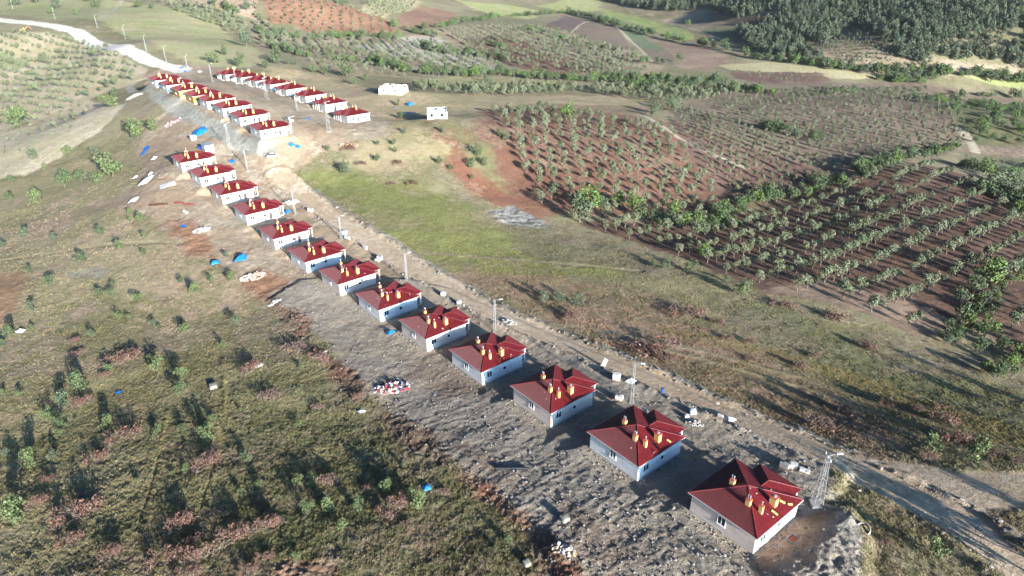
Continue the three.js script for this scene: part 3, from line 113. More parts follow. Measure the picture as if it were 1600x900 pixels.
// kind: three tones of the matter, mesh class, grass cover, stones, relief (m)
const K = {
  base: { c: [C3(166, 156, 120), C3(136, 130, 90), C3(162, 146, 120)], cls: 'grass_slope', grass: 1, rough: 0.10 },
  scrub: { c: [C3(160, 150, 114), C3(124, 122, 84), C3(152, 136, 112)], cls: 'grass_slope', grass: 1.3, rough: 0.16 },
  tanmeadow: { c: [C3(182, 166, 132), C3(160, 150, 110), C3(186, 162, 136)], cls: 'grass_slope', grass: 0.7, rough: 0.08 },
  palegrove: { c: [C3(212, 194, 162), C3(196, 182, 142), C3(218, 202, 174)], cls: 'grove_soil', grass: 0.1, rough: 0.05 },
  palefield: { c: [C3(222, 206, 174), C3(208, 194, 156), C3(228, 212, 184)], cls: 'grove_soil', grass: 0.1, rough: 0.05 },
  greenpatch: { c: [C3(140, 156, 104), C3(150, 160, 112), C3(170, 168, 124)], cls: 'grove_soil', grass: 0.3, rough: 0.05 },
  hillgrass: { c: [C3(190, 186, 138), C3(172, 174, 114), C3(196, 180, 142)], cls: 'grass_slope', grass: 0.5, rough: 0.06 },
  hillgrass2: { c: [C3(168, 168, 120), C3(150, 156, 100), C3(180, 168, 130)], cls: 'grass_slope', grass: 0.5, rough: 0.06 },
  redpale: { c: [C3(206, 178, 148), C3(196, 160, 128), C3(212, 190, 164)], cls: 'grove_soil', grass: 0, rough: 0.1 },
  redhill: { c: [C3(176, 130, 100), C3(162, 114, 86), C3(186, 146, 116)], cls: 'grove_soil', grass: 0, rough: 0.1 },
  tansoil: { c: [C3(182, 160, 132), C3(164, 146, 114), C3(194, 174, 148)], cls: 'grove_soil', grass: 0, rough: 0.08 },
  whitesoil: { c: [C3(208, 198, 180), C3(194, 180, 158), C3(216, 208, 194)], cls: 'grove_soil', grass: 0, rough: 0.1 },
  redsoil: { c: [C3(148, 108, 86), C3(134, 94, 74), C3(158, 128, 106)], cls: 'grove_soil', grass: 0, rough: 0.12 },
  redsoil2: { c: [C3(136, 106, 90), C3(122, 92, 78), C3(148, 120, 102)], cls: 'grove_soil', grass: 0, rough: 0.1 },
  grovetan: { c: [C3(180, 162, 128), C3(164, 148, 110), C3(190, 172, 140)], cls: 'grove_soil', grass: 0.1, rough: 0.08 },
  field_brown: { c: [C3(164, 126, 100), C3(154, 116, 92), C3(172, 138, 112)], cls: 'ploughed_field', grass: 0, rough: 0.05 },
  field_brown2: { c: [C3(142, 122, 104), C3(132, 110, 94), C3(152, 134, 112)], cls: 'ploughed_field', grass: 0, rough: 0.05 },
  field_plum: { c: [C3(126, 104, 96), C3(118, 96, 90), C3(134, 112, 102)], cls: 'ploughed_field', grass: 0, rough: 0.05 },
  field_pink: { c: [C3(164, 138, 116), C3(150, 126, 106), C3(178, 152, 128)], cls: 'ploughed_field', grass: 0, rough: 0.05 },
  field_cream: { c: [C3(200, 188, 142), C3(192, 178, 130), C3(208, 196, 156)], cls: 'crop_field', grass: 0, rough: 0.04 },
  field_yellow: { c: [C3(186, 188, 124), C3(176, 180, 112), C3(196, 194, 140)], cls: 'crop_field', grass: 0, rough: 0.04 },
  field_green: { c: [C3(150, 168, 92), C3(166, 178, 104), C3(180, 182, 116)], cls: 'crop_field', grass: 0, rough: 0.04 },
  field_bluegreen: { c: [C3(112, 134, 96), C3(122, 136, 98), C3(138, 138, 108)], cls: 'crop_field', grass: 0, rough: 0.04 },
  field_strip: { c: [C3(172, 168, 116), C3(158, 140, 104), C3(182, 172, 124)], cls: 'crop_field', grass: 0, rough: 0.04 },
  barehill: { c: [C3(176, 158, 132), C3(160, 140, 116), C3(190, 172, 146)], cls: 'bare_hill', grass: 0, rough: 0.2 },
  tangrove: { c: [C3(150, 130, 108), C3(130, 110, 92), C3(166, 146, 122)], cls: 'grove_soil', grass: 0, rough: 0.1 },
  palegrass: { c: [C3(192, 174, 136), C3(172, 160, 116), C3(198, 174, 142)], cls: 'grass_slope', grass: 0.5, rough: 0.08 },
  drybrown: { c: [C3(164, 142, 112), C3(144, 128, 96), C3(176, 148, 122)], cls: 'grass_slope', grass: 0.9, rough: 0.10 },
  redtrack: { c: [C3(160, 114, 88), C3(148, 98, 74), C3(172, 132, 106)], cls: 'bare_earth', grass: 0, rough: 0.12 },
  brownsoil: { c: [C3(120, 88, 70), C3(104, 74, 58), C3(132, 102, 82)], cls: 'grove_soil', grass: 0, rough: 0.1 },
  greysoil: { c: [C3(128, 124, 98), C3(104, 110, 72), C3(146, 138, 114)], cls: 'grove_soil', grass: 0.2, rough: 0.1 },
  greendark: { c: [C3(110, 116, 72), C3(130, 124, 84), C3(96, 104, 60)], cls: 'grass_slope', grass: 0, rough: 0.1 },
  rubblebank: { c: [C3(206, 198, 184), C3(176, 168, 154), C3(196, 182, 162)], cls: 'gravel_bank', grass: 0, stone: 0.4, rough: 0.2 },
  greydump: { c: [C3(158, 156, 150), C3(132, 131, 128), C3(172, 166, 154)], cls: 'gravel_bank', grass: 0, stone: 0.6, rough: 0.5 },
  verge: { c: [C3(176, 170, 156), C3(150, 144, 132), C3(166, 148, 126)], cls: 'gravel_bank', grass: 0.1, stone: 1, rough: 0.2 },
  gravelgrey: { c: [C3(182, 178, 164), C3(168, 164, 152), C3(196, 190, 174)], cls: 'gravel_bank', grass: 0, rough: 0.14 },
  palegravel: { c: [C3(192, 174, 146), C3(178, 160, 132), C3(200, 184, 160)], cls: 'gravel_bank', grass: 0, rough: 0.2 },
  lushgrass: { c: [C3(152, 152, 92), C3(132, 134, 76), C3(156, 144, 108)], cls: 'grass_slope', grass: 1.3, rough: 0.12 },
  greygrass: { c: [C3(140, 132, 98), C3(122, 120, 82), C3(148, 134, 110)], cls: 'grass_slope', grass: 1.1, rough: 0.14 },
  olivegrass: { c: [C3(146, 142, 102), C3(122, 124, 82), C3(152, 140, 112)], cls: 'grass_slope', grass: 1.2, rough: 0.14 },
  strawgrass: { c: [C3(160, 146, 98), C3(146, 136, 86), C3(160, 140, 104)], cls: 'grass_slope', grass: 1.4, rough: 0.1 },
  sitedirt: { c: [C3(192, 170, 142), C3(180, 154, 126), C3(200, 182, 158)], cls: 'site_dirt', grass: 0, stone: 0.4, rough: 0.12 },
  reddirt: { c: [C3(178, 134, 102), C3(164, 118, 88), C3(188, 150, 122)], cls: 'bare_earth', grass: 0, stone: 0.3, rough: 0.2 },
  redscarp: { c: [C3(166, 118, 92), C3(128, 104, 84), C3(150, 132, 110)], cls: 'bare_earth', grass: 0.2, stone: 1.4, rough: 0.3 },
  gravel: { c: [C3(188, 176, 158), C3(168, 157, 142), C3(194, 178, 154)], cls: 'gravel_pad', grass: 0, stone: 0.8, rough: 0.086 },
  browngravel: { c: [C3(168, 148, 128), C3(152, 134, 116), C3(178, 160, 140)], cls: 'gravel_pad', grass: 0, stone: 0.8, rough: 0.1 },
  orangebare: { c: [C3(190, 154, 118), C3(176, 140, 104), C3(200, 168, 134)], cls: 'bare_earth', grass: 0, rough: 0.08 },
  rockpale: { c: [C3(176, 168, 146), C3(160, 150, 126), C3(186, 178, 160)], cls: 'bare_earth', grass: 0.1, stone: 1, rough: 0.15 },
  dirtroad: { c: [C3(222, 198, 166), C3(210, 184, 152), C3(228, 206, 178)], cls: 'dirt_road', grass: 0, stone: 0.15, rough: 0.05 },
  siteroad: { c: [C3(206, 184, 154), C3(196, 172, 142), C3(214, 194, 168)], cls: 'dirt_road', grass: 0, stone: 0.1, rough: 0.05 },
  whiteroad: { c: [C3(250, 243, 230), C3(244, 234, 218), C3(253, 248, 240)], cls: 'dirt_road', grass: 0, rough: 0.03 },
  paletrack: { c: [C3(202, 188, 160), C3(190, 174, 146), C3(208, 196, 172)], cls: 'dirt_track', grass: 0, rough: 0.04 },
  trackpale: { c: [C3(166, 152, 118), C3(150, 138, 102), C3(174, 160, 130)], cls: 'dirt_track', grass: 0.3, rough: 0.06 },
  trackthin: { c: [C3(160, 146, 96), C3(150, 138, 88), C3(166, 150, 106)], cls: 'dirt_track', grass: 0.4, rough: 0.06 },
};
function polyD(pts, x, z, closed) {                    // distance to the outline, and whether inside
  let d2 = 1e18, inside = false; const n = pts.length;
  for (let i = closed ? 0 : 1, j = closed ? n - 1 : 0; i < n; j = i++) {
    const ax = pts[j][0], az = pts[j][1], bx = pts[i][0], bz = pts[i][1], ex = bx - ax, ez = bz - az;
    const t = clamp(((x - ax) * ex + (z - az) * ez) / (ex * ex + ez * ez + 1e-9)), dx = x - ax - ex * t, dz = z - az - ez * t, q = dx * dx + dz * dz;
    if (q < d2) d2 = q;
    if (closed && (az > z) !== (bz > z) && x < ((bx - ax) * (z - az)) / (bz - az) + ax) inside = !inside;
  }
  const d = Math.sqrt(d2); return closed ? (inside ? d : -d) : d;
}
const zones = ZONES.map(([kind, soft, pts]) => ({ kind, k: K[kind], soft, pts, sdf: (x, z) => polyD(pts, x, z, true) }));
ROADS.forEach(([kind, w, pts]) => {
  const zn = { kind, k: K[kind], soft: kind === 'redscarp' ? 2.4 : Math.min(1.2, w * 0.25), pts, road: true, w, sdf: (x, z) => w / 2 - polyD(pts, x, z, false) };
  if (kind === 'redscarp' || kind === 'sitedirt') zones.splice(zones.findIndex((q) => q.kind === (kind === 'redscarp' ? 'browngravel' : 'gravelgrey')), 0, zn); else zones.push(zn);
});
for (const zn of zones) {
  const m = zn.soft * 3 + 4 + (zn.w || 0), xs = zn.pts.map((p) => p[0]), zs = zn.pts.map((p) => p[1]);
  zn.box = [Math.min(...xs) - m, Math.max(...xs) + m, Math.min(...zs) - m, Math.max(...zs) + m];
}
const CELL = 10, cellMap = new Map();
function cellZones(x, z) {                               // the zones that matter in this 10 m cell, in painting order
  const ci = Math.floor(x / CELL), cj = Math.floor(z / CELL), key = ci * 100003 + cj; let L = cellMap.get(key);
  if (L) return L;
  L = []; const mx = (ci + 0.5) * CELL, mz = (cj + 0.5) * CELL;
  for (const zn of zones) {
    const b = zn.box; if (mx < b[0] - CELL || mx > b[1] + CELL || mz < b[2] - CELL || mz > b[3] + CELL) continue;
    const d = zn.sdf(mx, mz), mar = zn.soft * 1.6 + 8;
    if (d > mar) { L.length = 0; L.push([zn, true]); } else if (d > -mar) L.push([zn, false]);
  }
  cellMap.set(key, L); return L;
}
function zoneW(zn, sure, x, z) {
  if (sure) return 1;
  const e = zn.soft, n = (ns(T1, x * 4 + 7, z * 4) - 0.5) * 2.4 + (ns(T2, x * 14, z * 14 + 31) - 0.5) * 1.0;
  return sst(-e * 0.6, e * 0.6, zn.sdf(x, z) + n * e);
}
const HYAW = 129.1 * D2R, UX = Math.cos(HYAW), UZ = -Math.sin(HYAW), VX = Math.sin(HYAW), VZ = Math.cos(HYAW);
function topZone(x, z) { let best = 'base'; for (const [zn, sure] of cellZones(x, z)) if (zoneW(zn, sure, x, z) > 0.5) best = zn.kind; return best; }
const tone = [0, 0, 0];
function groundColour(x, z) {
  const n1 = ns(T1, x * 1.7, z * 1.7), n2 = ns(T1, x * 7 + 50, z * 7), st = ns(T2, (x * 0.8 + z * 0.6) * 7, (z * 0.8 - x * 0.6) * 26), n4 = ns(T2, x * 38, z * 38), n5 = ns(T3, x * 42, z * 42);
  const a = sst(0.38, 0.62, n1 * 0.45 + n2 * 0.35 + st * 0.2), b = sst(0.5, 0.68, n2 * 0.4 + n4 * 0.35 + ns(T1, x * 3 + 200, z * 3) * 0.25), L = 0.66 + 0.18 * st + 0.34 * n4 + 0.18 * n5;
  let r = 0, g = 0, bl = 0, first = true;
  const put = (k, w) => {
    const [p, q, s] = k.c, f = L * w;
    let cr = p[0] + (q[0] - p[0]) * a, cg = p[1] + (q[1] - p[1]) * a, cb = p[2] + (q[2] - p[2]) * a;
    cr += (s[0] - cr) * b; cg += (s[1] - cg) * b; cb += (s[2] - cb) * b;
    r = r * (1 - w) + cr * f; g = g * (1 - w) + cg * f; bl = bl * (1 - w) + cb * f;
  };
  const list = cellZones(x, z);
  if (!list.length || !list[0][1]) put(K.base, 1);
  for (const [zn, sure] of list) { const w = zoneW(zn, sure, x, z); if (w > 0.003) put(zn.k, w); }
  tone[0] = r; tone[1] = g; tone[2] = bl; return tone;
}
const HB = HOUSES.map(([n, x, y, z]) => [x, y, z]);
const mainRoad = zones.find((q) => q.kind === 'dirtroad'), padZone = zones.find((q) => q.kind === 'gravel'), bankZone = zones.find((q) => q.kind === 'rubblebank');
function H(x, z) {
  let h = baseH(x, z), rough = 0, road = 0, first = true;
  const list = cellZones(x, z); if (!list.length || !list[0][1]) rough = K.base.rough;
  for (const [zn, sure] of list) { const w = zoneW(zn, sure, x, z); rough += (zn.k.rough - rough) * w; if (zn.road && zn.kind !== 'redscarp' && zn.kind !== 'verge') road = Math.max(road, w); }
  let hw = 0, hy = 0;
  for (const p of HB) {
    const dx = x - p[0], dz = z - p[2]; if (dx * dx + dz * dz > 170) continue;
    const s = Math.abs(dx * UX + dz * UZ), t = Math.abs(dx * VX + dz * VZ), w = sst(3.2, 0, Math.max(s - 5.6, t - 5.8));
    if (w > hw) { hw = w; hy = p[1]; }
  }
  const r0 = Math.hypot(x, z), near = sst(700, 150, r0);
  let n = (ns(T1, x * 2.2 + 90, z * 2.2) - 0.5) * 1.1 * (rough > 0.04 ? 1 : 0.3) + (ns(T2, x * 9, z * 9) - 0.5) * rough * 2.6 + (ns(T3, x * 7, z * 7) - 0.5) * rough * 2.2 * near;
  if (rough > 0.07 && rough < 0.16 && (list.length && list[list.length - 1][0].k.cls === 'gravel_pad')) { const q = x * VX + z * VZ + 3 * ns(T1, x * 3, z * 3); n += (ns(T2, (x * VX + z * VZ) * 3 + 5 * ns(T1, x * 3, z * 3), (x * UX + z * UZ + 6 * ns(T1, x * 2.4, z * 2.4)) * 30) - 0.5) * 0.2 * near + (ns(T2, x * 22, z * 22 + 60) - 0.5) * 0.1 * near; }      // dozer ridges in loose fill
  n *= 1 - 0.75 * road;
  const dm = -mainRoad.sdf(x, z);
  if (dm > -0.6 && dm < 2.6 && r0 < 330) n += 0.55 * sst(-0.6, 0.6, dm) * sst(2.6, 0.9, dm) * (0.35 + ns(T2, x * 12 + 9, z * 12) * 1.3);          // loose windrow along the road
  if (r0 < 110) { const db = bankZone.sdf(x, z); if (db > -1.5) n += 0.7 * sst(-1.5, 2.5, db); }
  if (r0 < 260) { const dp = padZone.sdf(x, z); if (dp > -2 && dp < 14) n += 0.75 * sst(-1.2, 0.8, dp) * sst(14, 3, dp); }
  return (h + n) * (1 - hw) + (hy - 0.04 + n * 0.18) * hw;
}

// ---------- bookkeeping ----------
const used = new Map();
function numbered(n) { const k = used.get(n) || 0; used.set(n, k + 1); return k ? n + '_' + String(k).padStart(3, '0') : n; }
function tag(o, label, category, group) { o.userData.label = label; o.userData.category = category; if (group) o.userData.group = group; return o; }
function thing(name, label, category, pos, turn = 0, group) {
  const o = new THREE.Group(); o.name = numbered(name); o.position.set(...pos); o.rotation.y = turn; scene.add(o); return tag(o, label, category, group);
}
function mesh(name, geo, mat, parent) { const m = new THREE.Mesh(geo, mat); m.name = name; m.castShadow = m.receiveShadow = true; if (parent) parent.add(m); return m; }
function solo(name, geo, mat, label, category, group) { const m = mesh(numbered(name), geo, mat, scene); return tag(m, label, category, group); }
function merge(list) { list = list.map((g) => (g.index ? g.toNonIndexed() : g)); const all = list.every((g) => g.attributes.uv); if (!all) list.forEach((g) => g.deleteAttribute('uv')); const col = list.every((g) => g.attributes.color); if (!col) list.forEach((g) => g.deleteAttribute('color')); return mergeGeometries(list); }
function bx(w, h, d, x, y, z, ry = 0, rx = 0, rz = 0) { const g = new THREE.BoxGeometry(w, h, d); if (rx) g.rotateX(rx); if (rz) g.rotateZ(rz); if (ry) g.rotateY(ry); g.translate(x, y, z); return g; }
const UP = new THREE.Vector3(0, 1, 0), v1 = new THREE.Vector3(), v2 = new THREE.Vector3(), q1 = new THREE.Quaternion(), m1 = new THREE.Matrix4();
function bar(a, b, r0, r1 = r0, sides = 4) {
  v1.set(...b).sub(v2.set(...a)); const L = v1.length(), g = new THREE.CylinderGeometry(r1, r0, L, sides, 1); g.translate(0, L / 2, 0);
  g.applyQuaternion(q1.setFromUnitVectors(UP, v1.normalize())); g.translate(...a); return g;
}
function poly(tris) { const g = new THREE.BufferGeometry(); g.setAttribute('position', new THREE.Float32BufferAttribute(tris.flat(), 3)); g.computeVertexNormals(); return g; }
const mat = (r, g, b, rough = 0.8, extra = {}) => new THREE.MeshStandardMaterial({ color: new THREE.Color().setRGB(r, g, b), roughness: rough, ...extra });
function vcol(g, fn) { const n = g.attributes.position.count, c = new Float32Array(n * 3); for (let i = 0; i < n; i++) c.set(fn(i), i * 3); g.setAttribute('color', new THREE.BufferAttribute(c, 3)); return g; }

// ---------- ground sheets ----------
const R0 = 52, R3 = 900, RA = 185, RB = 470, AZF = 47 * D2R, STEP = 0.0034;
const radii = [3, 12, 22, 32, 42, 48]; for (let r = R0; r < R3; r *= 1 + STEP) radii.push(r); radii.push(R3); for (let r = R3 * 1.08; r < 3400; r *= 1.12) radii.push(r);
const azs = []; for (let a = -Math.PI; a < -AZF - 0.02; a += 5 * D2R) azs.push(a); for (let a = -AZF; a <= AZF; a += STEP) azs.push(a); for (let a = AZF + 4 * D2R; a < Math.PI - 0.02; a += 5 * D2R) azs.push(a); azs.push(Math.PI);
const nr = radii.length, na = azs.length, GP = new Float32Array(nr * na * 3);
for (let i = 0; i < nr; i++) for (let j = 0; j < na; j++) { const x = Math.sin(azs[j]) * radii[i], z = -Math.cos(azs[j]) * radii[i], o = (i * na + j) * 3; GP[o] = x; GP[o + 1] = H(x, z); GP[o + 2] = z; }
const GN = new Float32Array(nr * na * 3);
for (let i = 0; i < nr; i++) for (let j = 0; j < na; j++) {
  const i0 = Math.max(i - 1, 0), i1 = Math.min(i + 1, nr - 1), j0 = Math.max(j - 1, 0), j1 = Math.min(j + 1, na - 1), P = (a, b) => v1.fromArray(GP, (a * na + b) * 3).clone();
  const n = P(i1, j).sub(P(i0, j)).cross(P(i, j1).sub(P(i, j0))).normalize(); if (n.y < 0) n.negate(); n.toArray(GN, (i * na + j) * 3);
}
function toSRGB(v) { v = clamp(v); return 255 * (v <= 0.0031308 ? v * 12.92 : 1.055 * Math.pow(v, 1 / 2.4) - 0.055); }
const bumpTex = (() => { const d = new Uint8Array(NS * NS * 4); for (let i = 0; i < NS * NS; i++) { const v = 255 * (0.55 * T2[i] + 0.45 * T3[i]); d[i * 4] = d[i * 4 + 1] = d[i * 4 + 2] = v; d[i * 4 + 3] = 255; } const t = new THREE.DataTexture(d, NS, NS); t.wrapS = t.wrapT = THREE.RepeatWrapping; t.magFilter = THREE.LinearFilter; t.needsUpdate = true; return t; })();
function groundMat(X0, X1, Z0, Z1, w, h, keep, bumpM, bumpS) {
  const d = new Uint8Array(w * h * 4), W = X1 - X0, D = Z1 - Z0;
  for (let j = 0; j < h; j++) { const z = Z0 + (j + 0.5) / h * D; for (let i = 0; i < w; i++) { const x = X0 + (i + 0.5) / w * W; if (!keep(x, z)) continue; const c = groundColour(x, z), o = (j * w + i) * 4; d[o] = toSRGB(c[0]); d[o + 1] = toSRGB(c[1]); d[o + 2] = toSRGB(c[2]); d[o + 3] = 255; } }
  const t = new THREE.DataTexture(d, w, h); t.colorSpace = THREE.SRGBColorSpace; t.magFilter = THREE.LinearFilter; t.repeat.set(1 / W, 1 / D); t.offset.set(-X0 / W, -Z0 / D); t.needsUpdate = true;
  const b = bumpTex.clone(); b.repeat.set(1 / bumpM, 1 / bumpM); b.needsUpdate = true;
  return new THREE.MeshStandardMaterial({ map: t, roughness: 0.95, bumpMap: b, bumpScale: bumpS });
}
const inAz = (x, z) => z < 0 && Math.abs(x) < -z * 1.12 + 3;
const bands = [
  groundMat(-152, 152, -190, -34, 2048, 1024, (x, z) => inAz(x, z) && Math.hypot(x, z) < RA + 2, 9, 0.26),
  groundMat(-352, 352, -474, -122, 2048, 1024, (x, z) => { const r = Math.hypot(x, z); return inAz(x, z) && r > RA - 3 && r < RB + 3; }, 14, 0.18),
  groundMat(-664, 664, -904, -312, 2048, 1024, (x, z) => { const r = Math.hypot(x, z); return inAz(x, z) && r > RB - 4 && r < R3 + 6; }, 24, 0.3),
  groundMat(-3500, 3500, -3500, 3500, 1024, 1024, () => true, 40, 0.4),
];
{
  const lists = new Map();
  const classOf = (x, z) => { const k = topZone(x, z); return K[k].cls; };
  for (let i = 0; i < nr - 1; i++) {
    const rm = (radii[i] + radii[i + 1]) / 2;
    for (let j = 0; j < na - 1; j++) {
      const am = (azs[j] + azs[j + 1]) / 2, fine = Math.abs(am) < AZF && rm > 46 && rm < R3 + 1, band = fine ? (rm < RA ? 0 : rm < RB ? 1 : 2) : 3;
      const x = Math.sin(am) * rm, z = -Math.cos(am) * rm, key = band + '|' + (fine ? classOf(x, z) : 'surrounding_land');
      let L = lists.get(key); if (!L) lists.set(key, (L = []));
      const a = i * na + j, b = a + 1, c = a + na, d = c + 1; L.push(a, b, c, b, d, c);
    }
  }
  for (const [key, idx] of lists) {
    const [band, cls] = key.split('|'), remap = new Map(), P = [], N = [], U = [], I = new Uint32Array(idx.length);
    idx.forEach((v, n) => { let k = remap.get(v); if (k === undefined) { k = remap.size; remap.set(v, k); P.push(GP[v * 3], GP[v * 3 + 1], GP[v * 3 + 2]); N.push(GN[v * 3], GN[v * 3 + 1], GN[v * 3 + 2]); U.push(GP[v * 3], GP[v * 3 + 2]); } I[n] = k; });
    const g = new THREE.BufferGeometry(); g.setAttribute('position', new THREE.Float32BufferAttribute(P, 3)); g.setAttribute('normal', new THREE.Float32BufferAttribute(N, 3)); g.setAttribute('uv', new THREE.Float32BufferAttribute(U, 2)); g.setIndex(new THREE.BufferAttribute(I, 1));
    const m = mesh(numbered(cls), g, bands[+band], scene); m.userData.kind = 'structure';
  }
}

// ---------- village houses ----------
const M = {
  beige: mat(0.76, 0.63, 0.56, 0.9), grey: mat(0.78, 0.79, 0.80, 0.9), white: mat(0.78, 0.77, 0.74, 0.9), orange: mat(0.62, 0.34, 0.07, 0.85),
  roof: mat(0.135, 0.010, 0.014, 0.5), cap: mat(0.15, 0.018, 0.022, 0.5), soffit: mat(0.55, 0.5, 0.48, 0.8), gutter: mat(0.52, 0.48, 0.47, 0.6),
  chimney: mat(0.80, 0.44, 0.15, 0.9), chcap: mat(0.5, 0.09, 0.05, 0.8), flue: mat(0.6, 0.62, 0.65, 0.3, { metalness: 0.7 }),
  frame: mat(0.78, 0.78, 0.78, 0.5), glass: mat(0.02, 0.025, 0.03, 0.08), door: mat(0.09, 0.07, 0.06, 0.5), plinth: mat(0.5, 0.49, 0.47, 0.95), concrete: mat(0.33, 0.32, 0.3, 0.95),
  steel: mat(0.38, 0.39, 0.4, 0.5, { metalness: 0.35 }), lamp: mat(0.75, 0.76, 0.76, 0.4), block: mat(0.6, 0.59, 0.57, 0.95), hollow: mat(0.3, 0.29, 0.28, 0.95), pallet: mat(0.32, 0.22, 0.12, 0.9),
};
const HA = 11, HBd = 11.04, EH = 3.4, RISE = 1.95, OV = 0.4;      // roof size, eave height, rise, overhang
const roofSlope = RISE / 5.5;
// one slope: eave from a to b (outline corner points in order), the ribs run up the fall line
function slopeGeo(pts, up) {                        // pts: polygon [x,y,z]; up: horizontal direction of rise
  const tris = []; for (let i = 1; i < pts.length - 1; i++) tris.push(...pts[0], ...pts[i], ...pts[i + 1]);
  const g = [poly([tris])], [ux, uz] = up, ex = -uz, ez = ux;
  const E = pts.map((p) => [p[0] * ex + p[2] * ez, p[0] * ux + p[2] * uz, p[1]]);   // along the eave, up the fall, height
  const lo = Math.min(...E.map((e) => e[0])), hi = Math.max(...E.map((e) => e[0])), f0 = E.reduce((a, e) => (e[2] < a[2] ? e : a)), sl = roofSlope;
  for (let t = lo + 0.16; t < hi; t += 0.31) {
    const cut = []; for (let i = 0; i < E.length; i++) { const a = E[i], b = E[(i + 1) % E.length]; if ((a[0] > t) !== (b[0] > t)) { const k = (t - a[0]) / (b[0] - a[0]); cut.push(a[1] + (b[1] - a[1]) * k); } }
    if (cut.length < 2) continue; cut.sort((a, b) => a - b); const A = cut[0] + 0.01, B = cut[cut.length - 1] - 0.05; if (B - A < 0.2) continue;
    const at = (s, dt, dy) => [ex * (t + dt) + ux * s, f0[2] + (s - f0[1]) * sl + dy, ez * (t + dt) + uz * s], w = 0.055, h = 0.05;
    const a0 = at(A, -w, 0), a1 = at(A, -w * 0.5, h), a2 = at(A, w * 0.5, h), a3 = at(A, w, 0), b0 = at(B, -w, 0), b1 = at(B, -w * 0.5, h), b2 = at(B, w * 0.5, h), b3 = at(B, w, 0);
    g.push(poly([[...a0, ...b0, ...a1, ...a1, ...b0, ...b1, ...a1, ...b1, ...a2, ...a2, ...b1, ...b2, ...a2, ...b2, ...a3, ...a3, ...b2, ...b3, ...a0, ...a1, ...a2, ...a0, ...a2, ...a3]]));
  }
  const out = merge(g), p = out.attributes.position, uv = new Float32Array(p.count * 2); for (let i = 0; i < p.count; i++) { uv[i * 2] = (p.getX(i) * ex + p.getZ(i) * ez) / 7; uv[i * 2 + 1] = (p.getX(i) * ux + p.getZ(i) * uz) / 7; }
  out.setAttribute('uv', new THREE.BufferAttribute(uv, 2)); return out;
}
function wearMap(lo, hi, sx, sy, warm) { const d = new Uint8Array(256 * 256 * 4); for (let j = 0; j < 256; j++) for (let i = 0; i < 256; i++) { const v = 0.6 * ns(T1, i * 2 * sx, j * 2 * sy) + 0.4 * ns(T3, i * 2, j * 2), c = lo + (hi - lo) * sst(0.25, 0.8, v), o = (j * 256 + i) * 4; d[o] = 255 * Math.min(1, c * (1 + warm * (1 - v))); d[o + 1] = 255 * c; d[o + 2] = 255 * Math.min(1, c * (1 - warm * (1 - v))); d[o + 3] = 255; } const t = new THREE.DataTexture(d, 256, 256); t.colorSpace = THREE.SRGBColorSpace; t.wrapS = t.wrapT = THREE.RepeatWrapping; t.magFilter = THREE.LinearFilter; t.needsUpdate = true; return t; }
M.roof.map = wearMap(0.8, 1, 2, 1, 0.02); for (const k of ['beige', 'grey', 'white']) M[k].map = wearMap(0.9, 1, 2, 1, 0.03); M.roof.color.multiplyScalar(1.2);
const X0 = -HA / 2, X1 = HA / 2, Z0 = -HBd / 2, Z1 = HBd / 2, AP = [-0.05, EH + RISE, -0.02];
const PX0 = X0 + 1.25, PX1 = X0 + 7.95, PC = (PX0 + PX1) / 2, PZ = Z1 + 1.75, PH = EH + roofSlope * (PX1 - PX0) / 2, PR = PZ - (PX1 - PX0) / 2;
const slopes = [
  slopeGeo([[X0, EH, Z0], [X1, EH, Z0], AP], [0, 1]), slopeGeo([[X0, EH, Z1], [X0, EH, Z0], AP], [1, 0]),
  slopeGeo([[X1, EH, Z0], [X1, EH, Z1], AP], [-1, 0]), slopeGeo([[X1, EH, Z1], [X0, EH, Z1], AP], [0, -1]),
];
const DY = 0.012, PBZ = Z1 - (PX1 - PX0) / 2 - 0.1;
const porchSlopes = [
  slopeGeo([[PX0, EH + DY, Z1], [PX0, EH + DY, PZ], [PC, PH + DY, PR], [PC, PH + DY, PBZ]].reverse(), [1, 0]),
  slopeGeo([[PX1, EH + DY, PZ], [PX1, EH + DY, Z1], [PC, PH + DY, PBZ], [PC, PH + DY, PR]].reverse(), [-1, 0]),
  slopeGeo([[PX1, EH + DY, PZ], [PX0, EH + DY, PZ], [PC, PH + DY, PR]], [0, -1]),
];
const capGeo = [[[X0, EH, Z0], AP], [[X1, EH, Z0], AP], [[X0, EH, Z1], AP], [[X1, EH, Z1], AP], [[PX0, EH, PZ], [PC, PH, PR]], [[PX1, EH, PZ], [PC, PH, PR]], [[PC, PH, PR], [PC, PH, PBZ]]].map(([a, b]) => bar([a[0], a[1] + 0.03, a[2]], [b[0], b[1] + 0.03, b[2]], 0.085, 0.085, 6));
const gutterGeo = [bx(HA + 0.1, 0.14, 0.1, 0, EH - 0.08, Z0 - 0.02), bx(0.1, 0.14, HBd - 0.1, X0 - 0.02, EH - 0.085, 0), bx(0.1, 0.14, HBd - 0.1, X1 + 0.02, EH - 0.085, 0)];
const soffitGeo = merge([bx(HA - 0.12, 0.05, HBd - 0.12, 0, EH - 0.05, 0), bx(PX1 - PX0 - 0.1, 0.05, 1.85, PC, EH - 0.062, Z1 + 0.8)]);
const wallGeo = bx(HA - 2 * OV, EH - 0.36, HBd - 2 * OV, 0, 0.28 + (EH - 0.36) / 2, 0), plinthGeo = bx(HA - 2 * OV + 0.1, 0.62, HBd - 2 * OV + 0.1, 0, -0.02, 0);
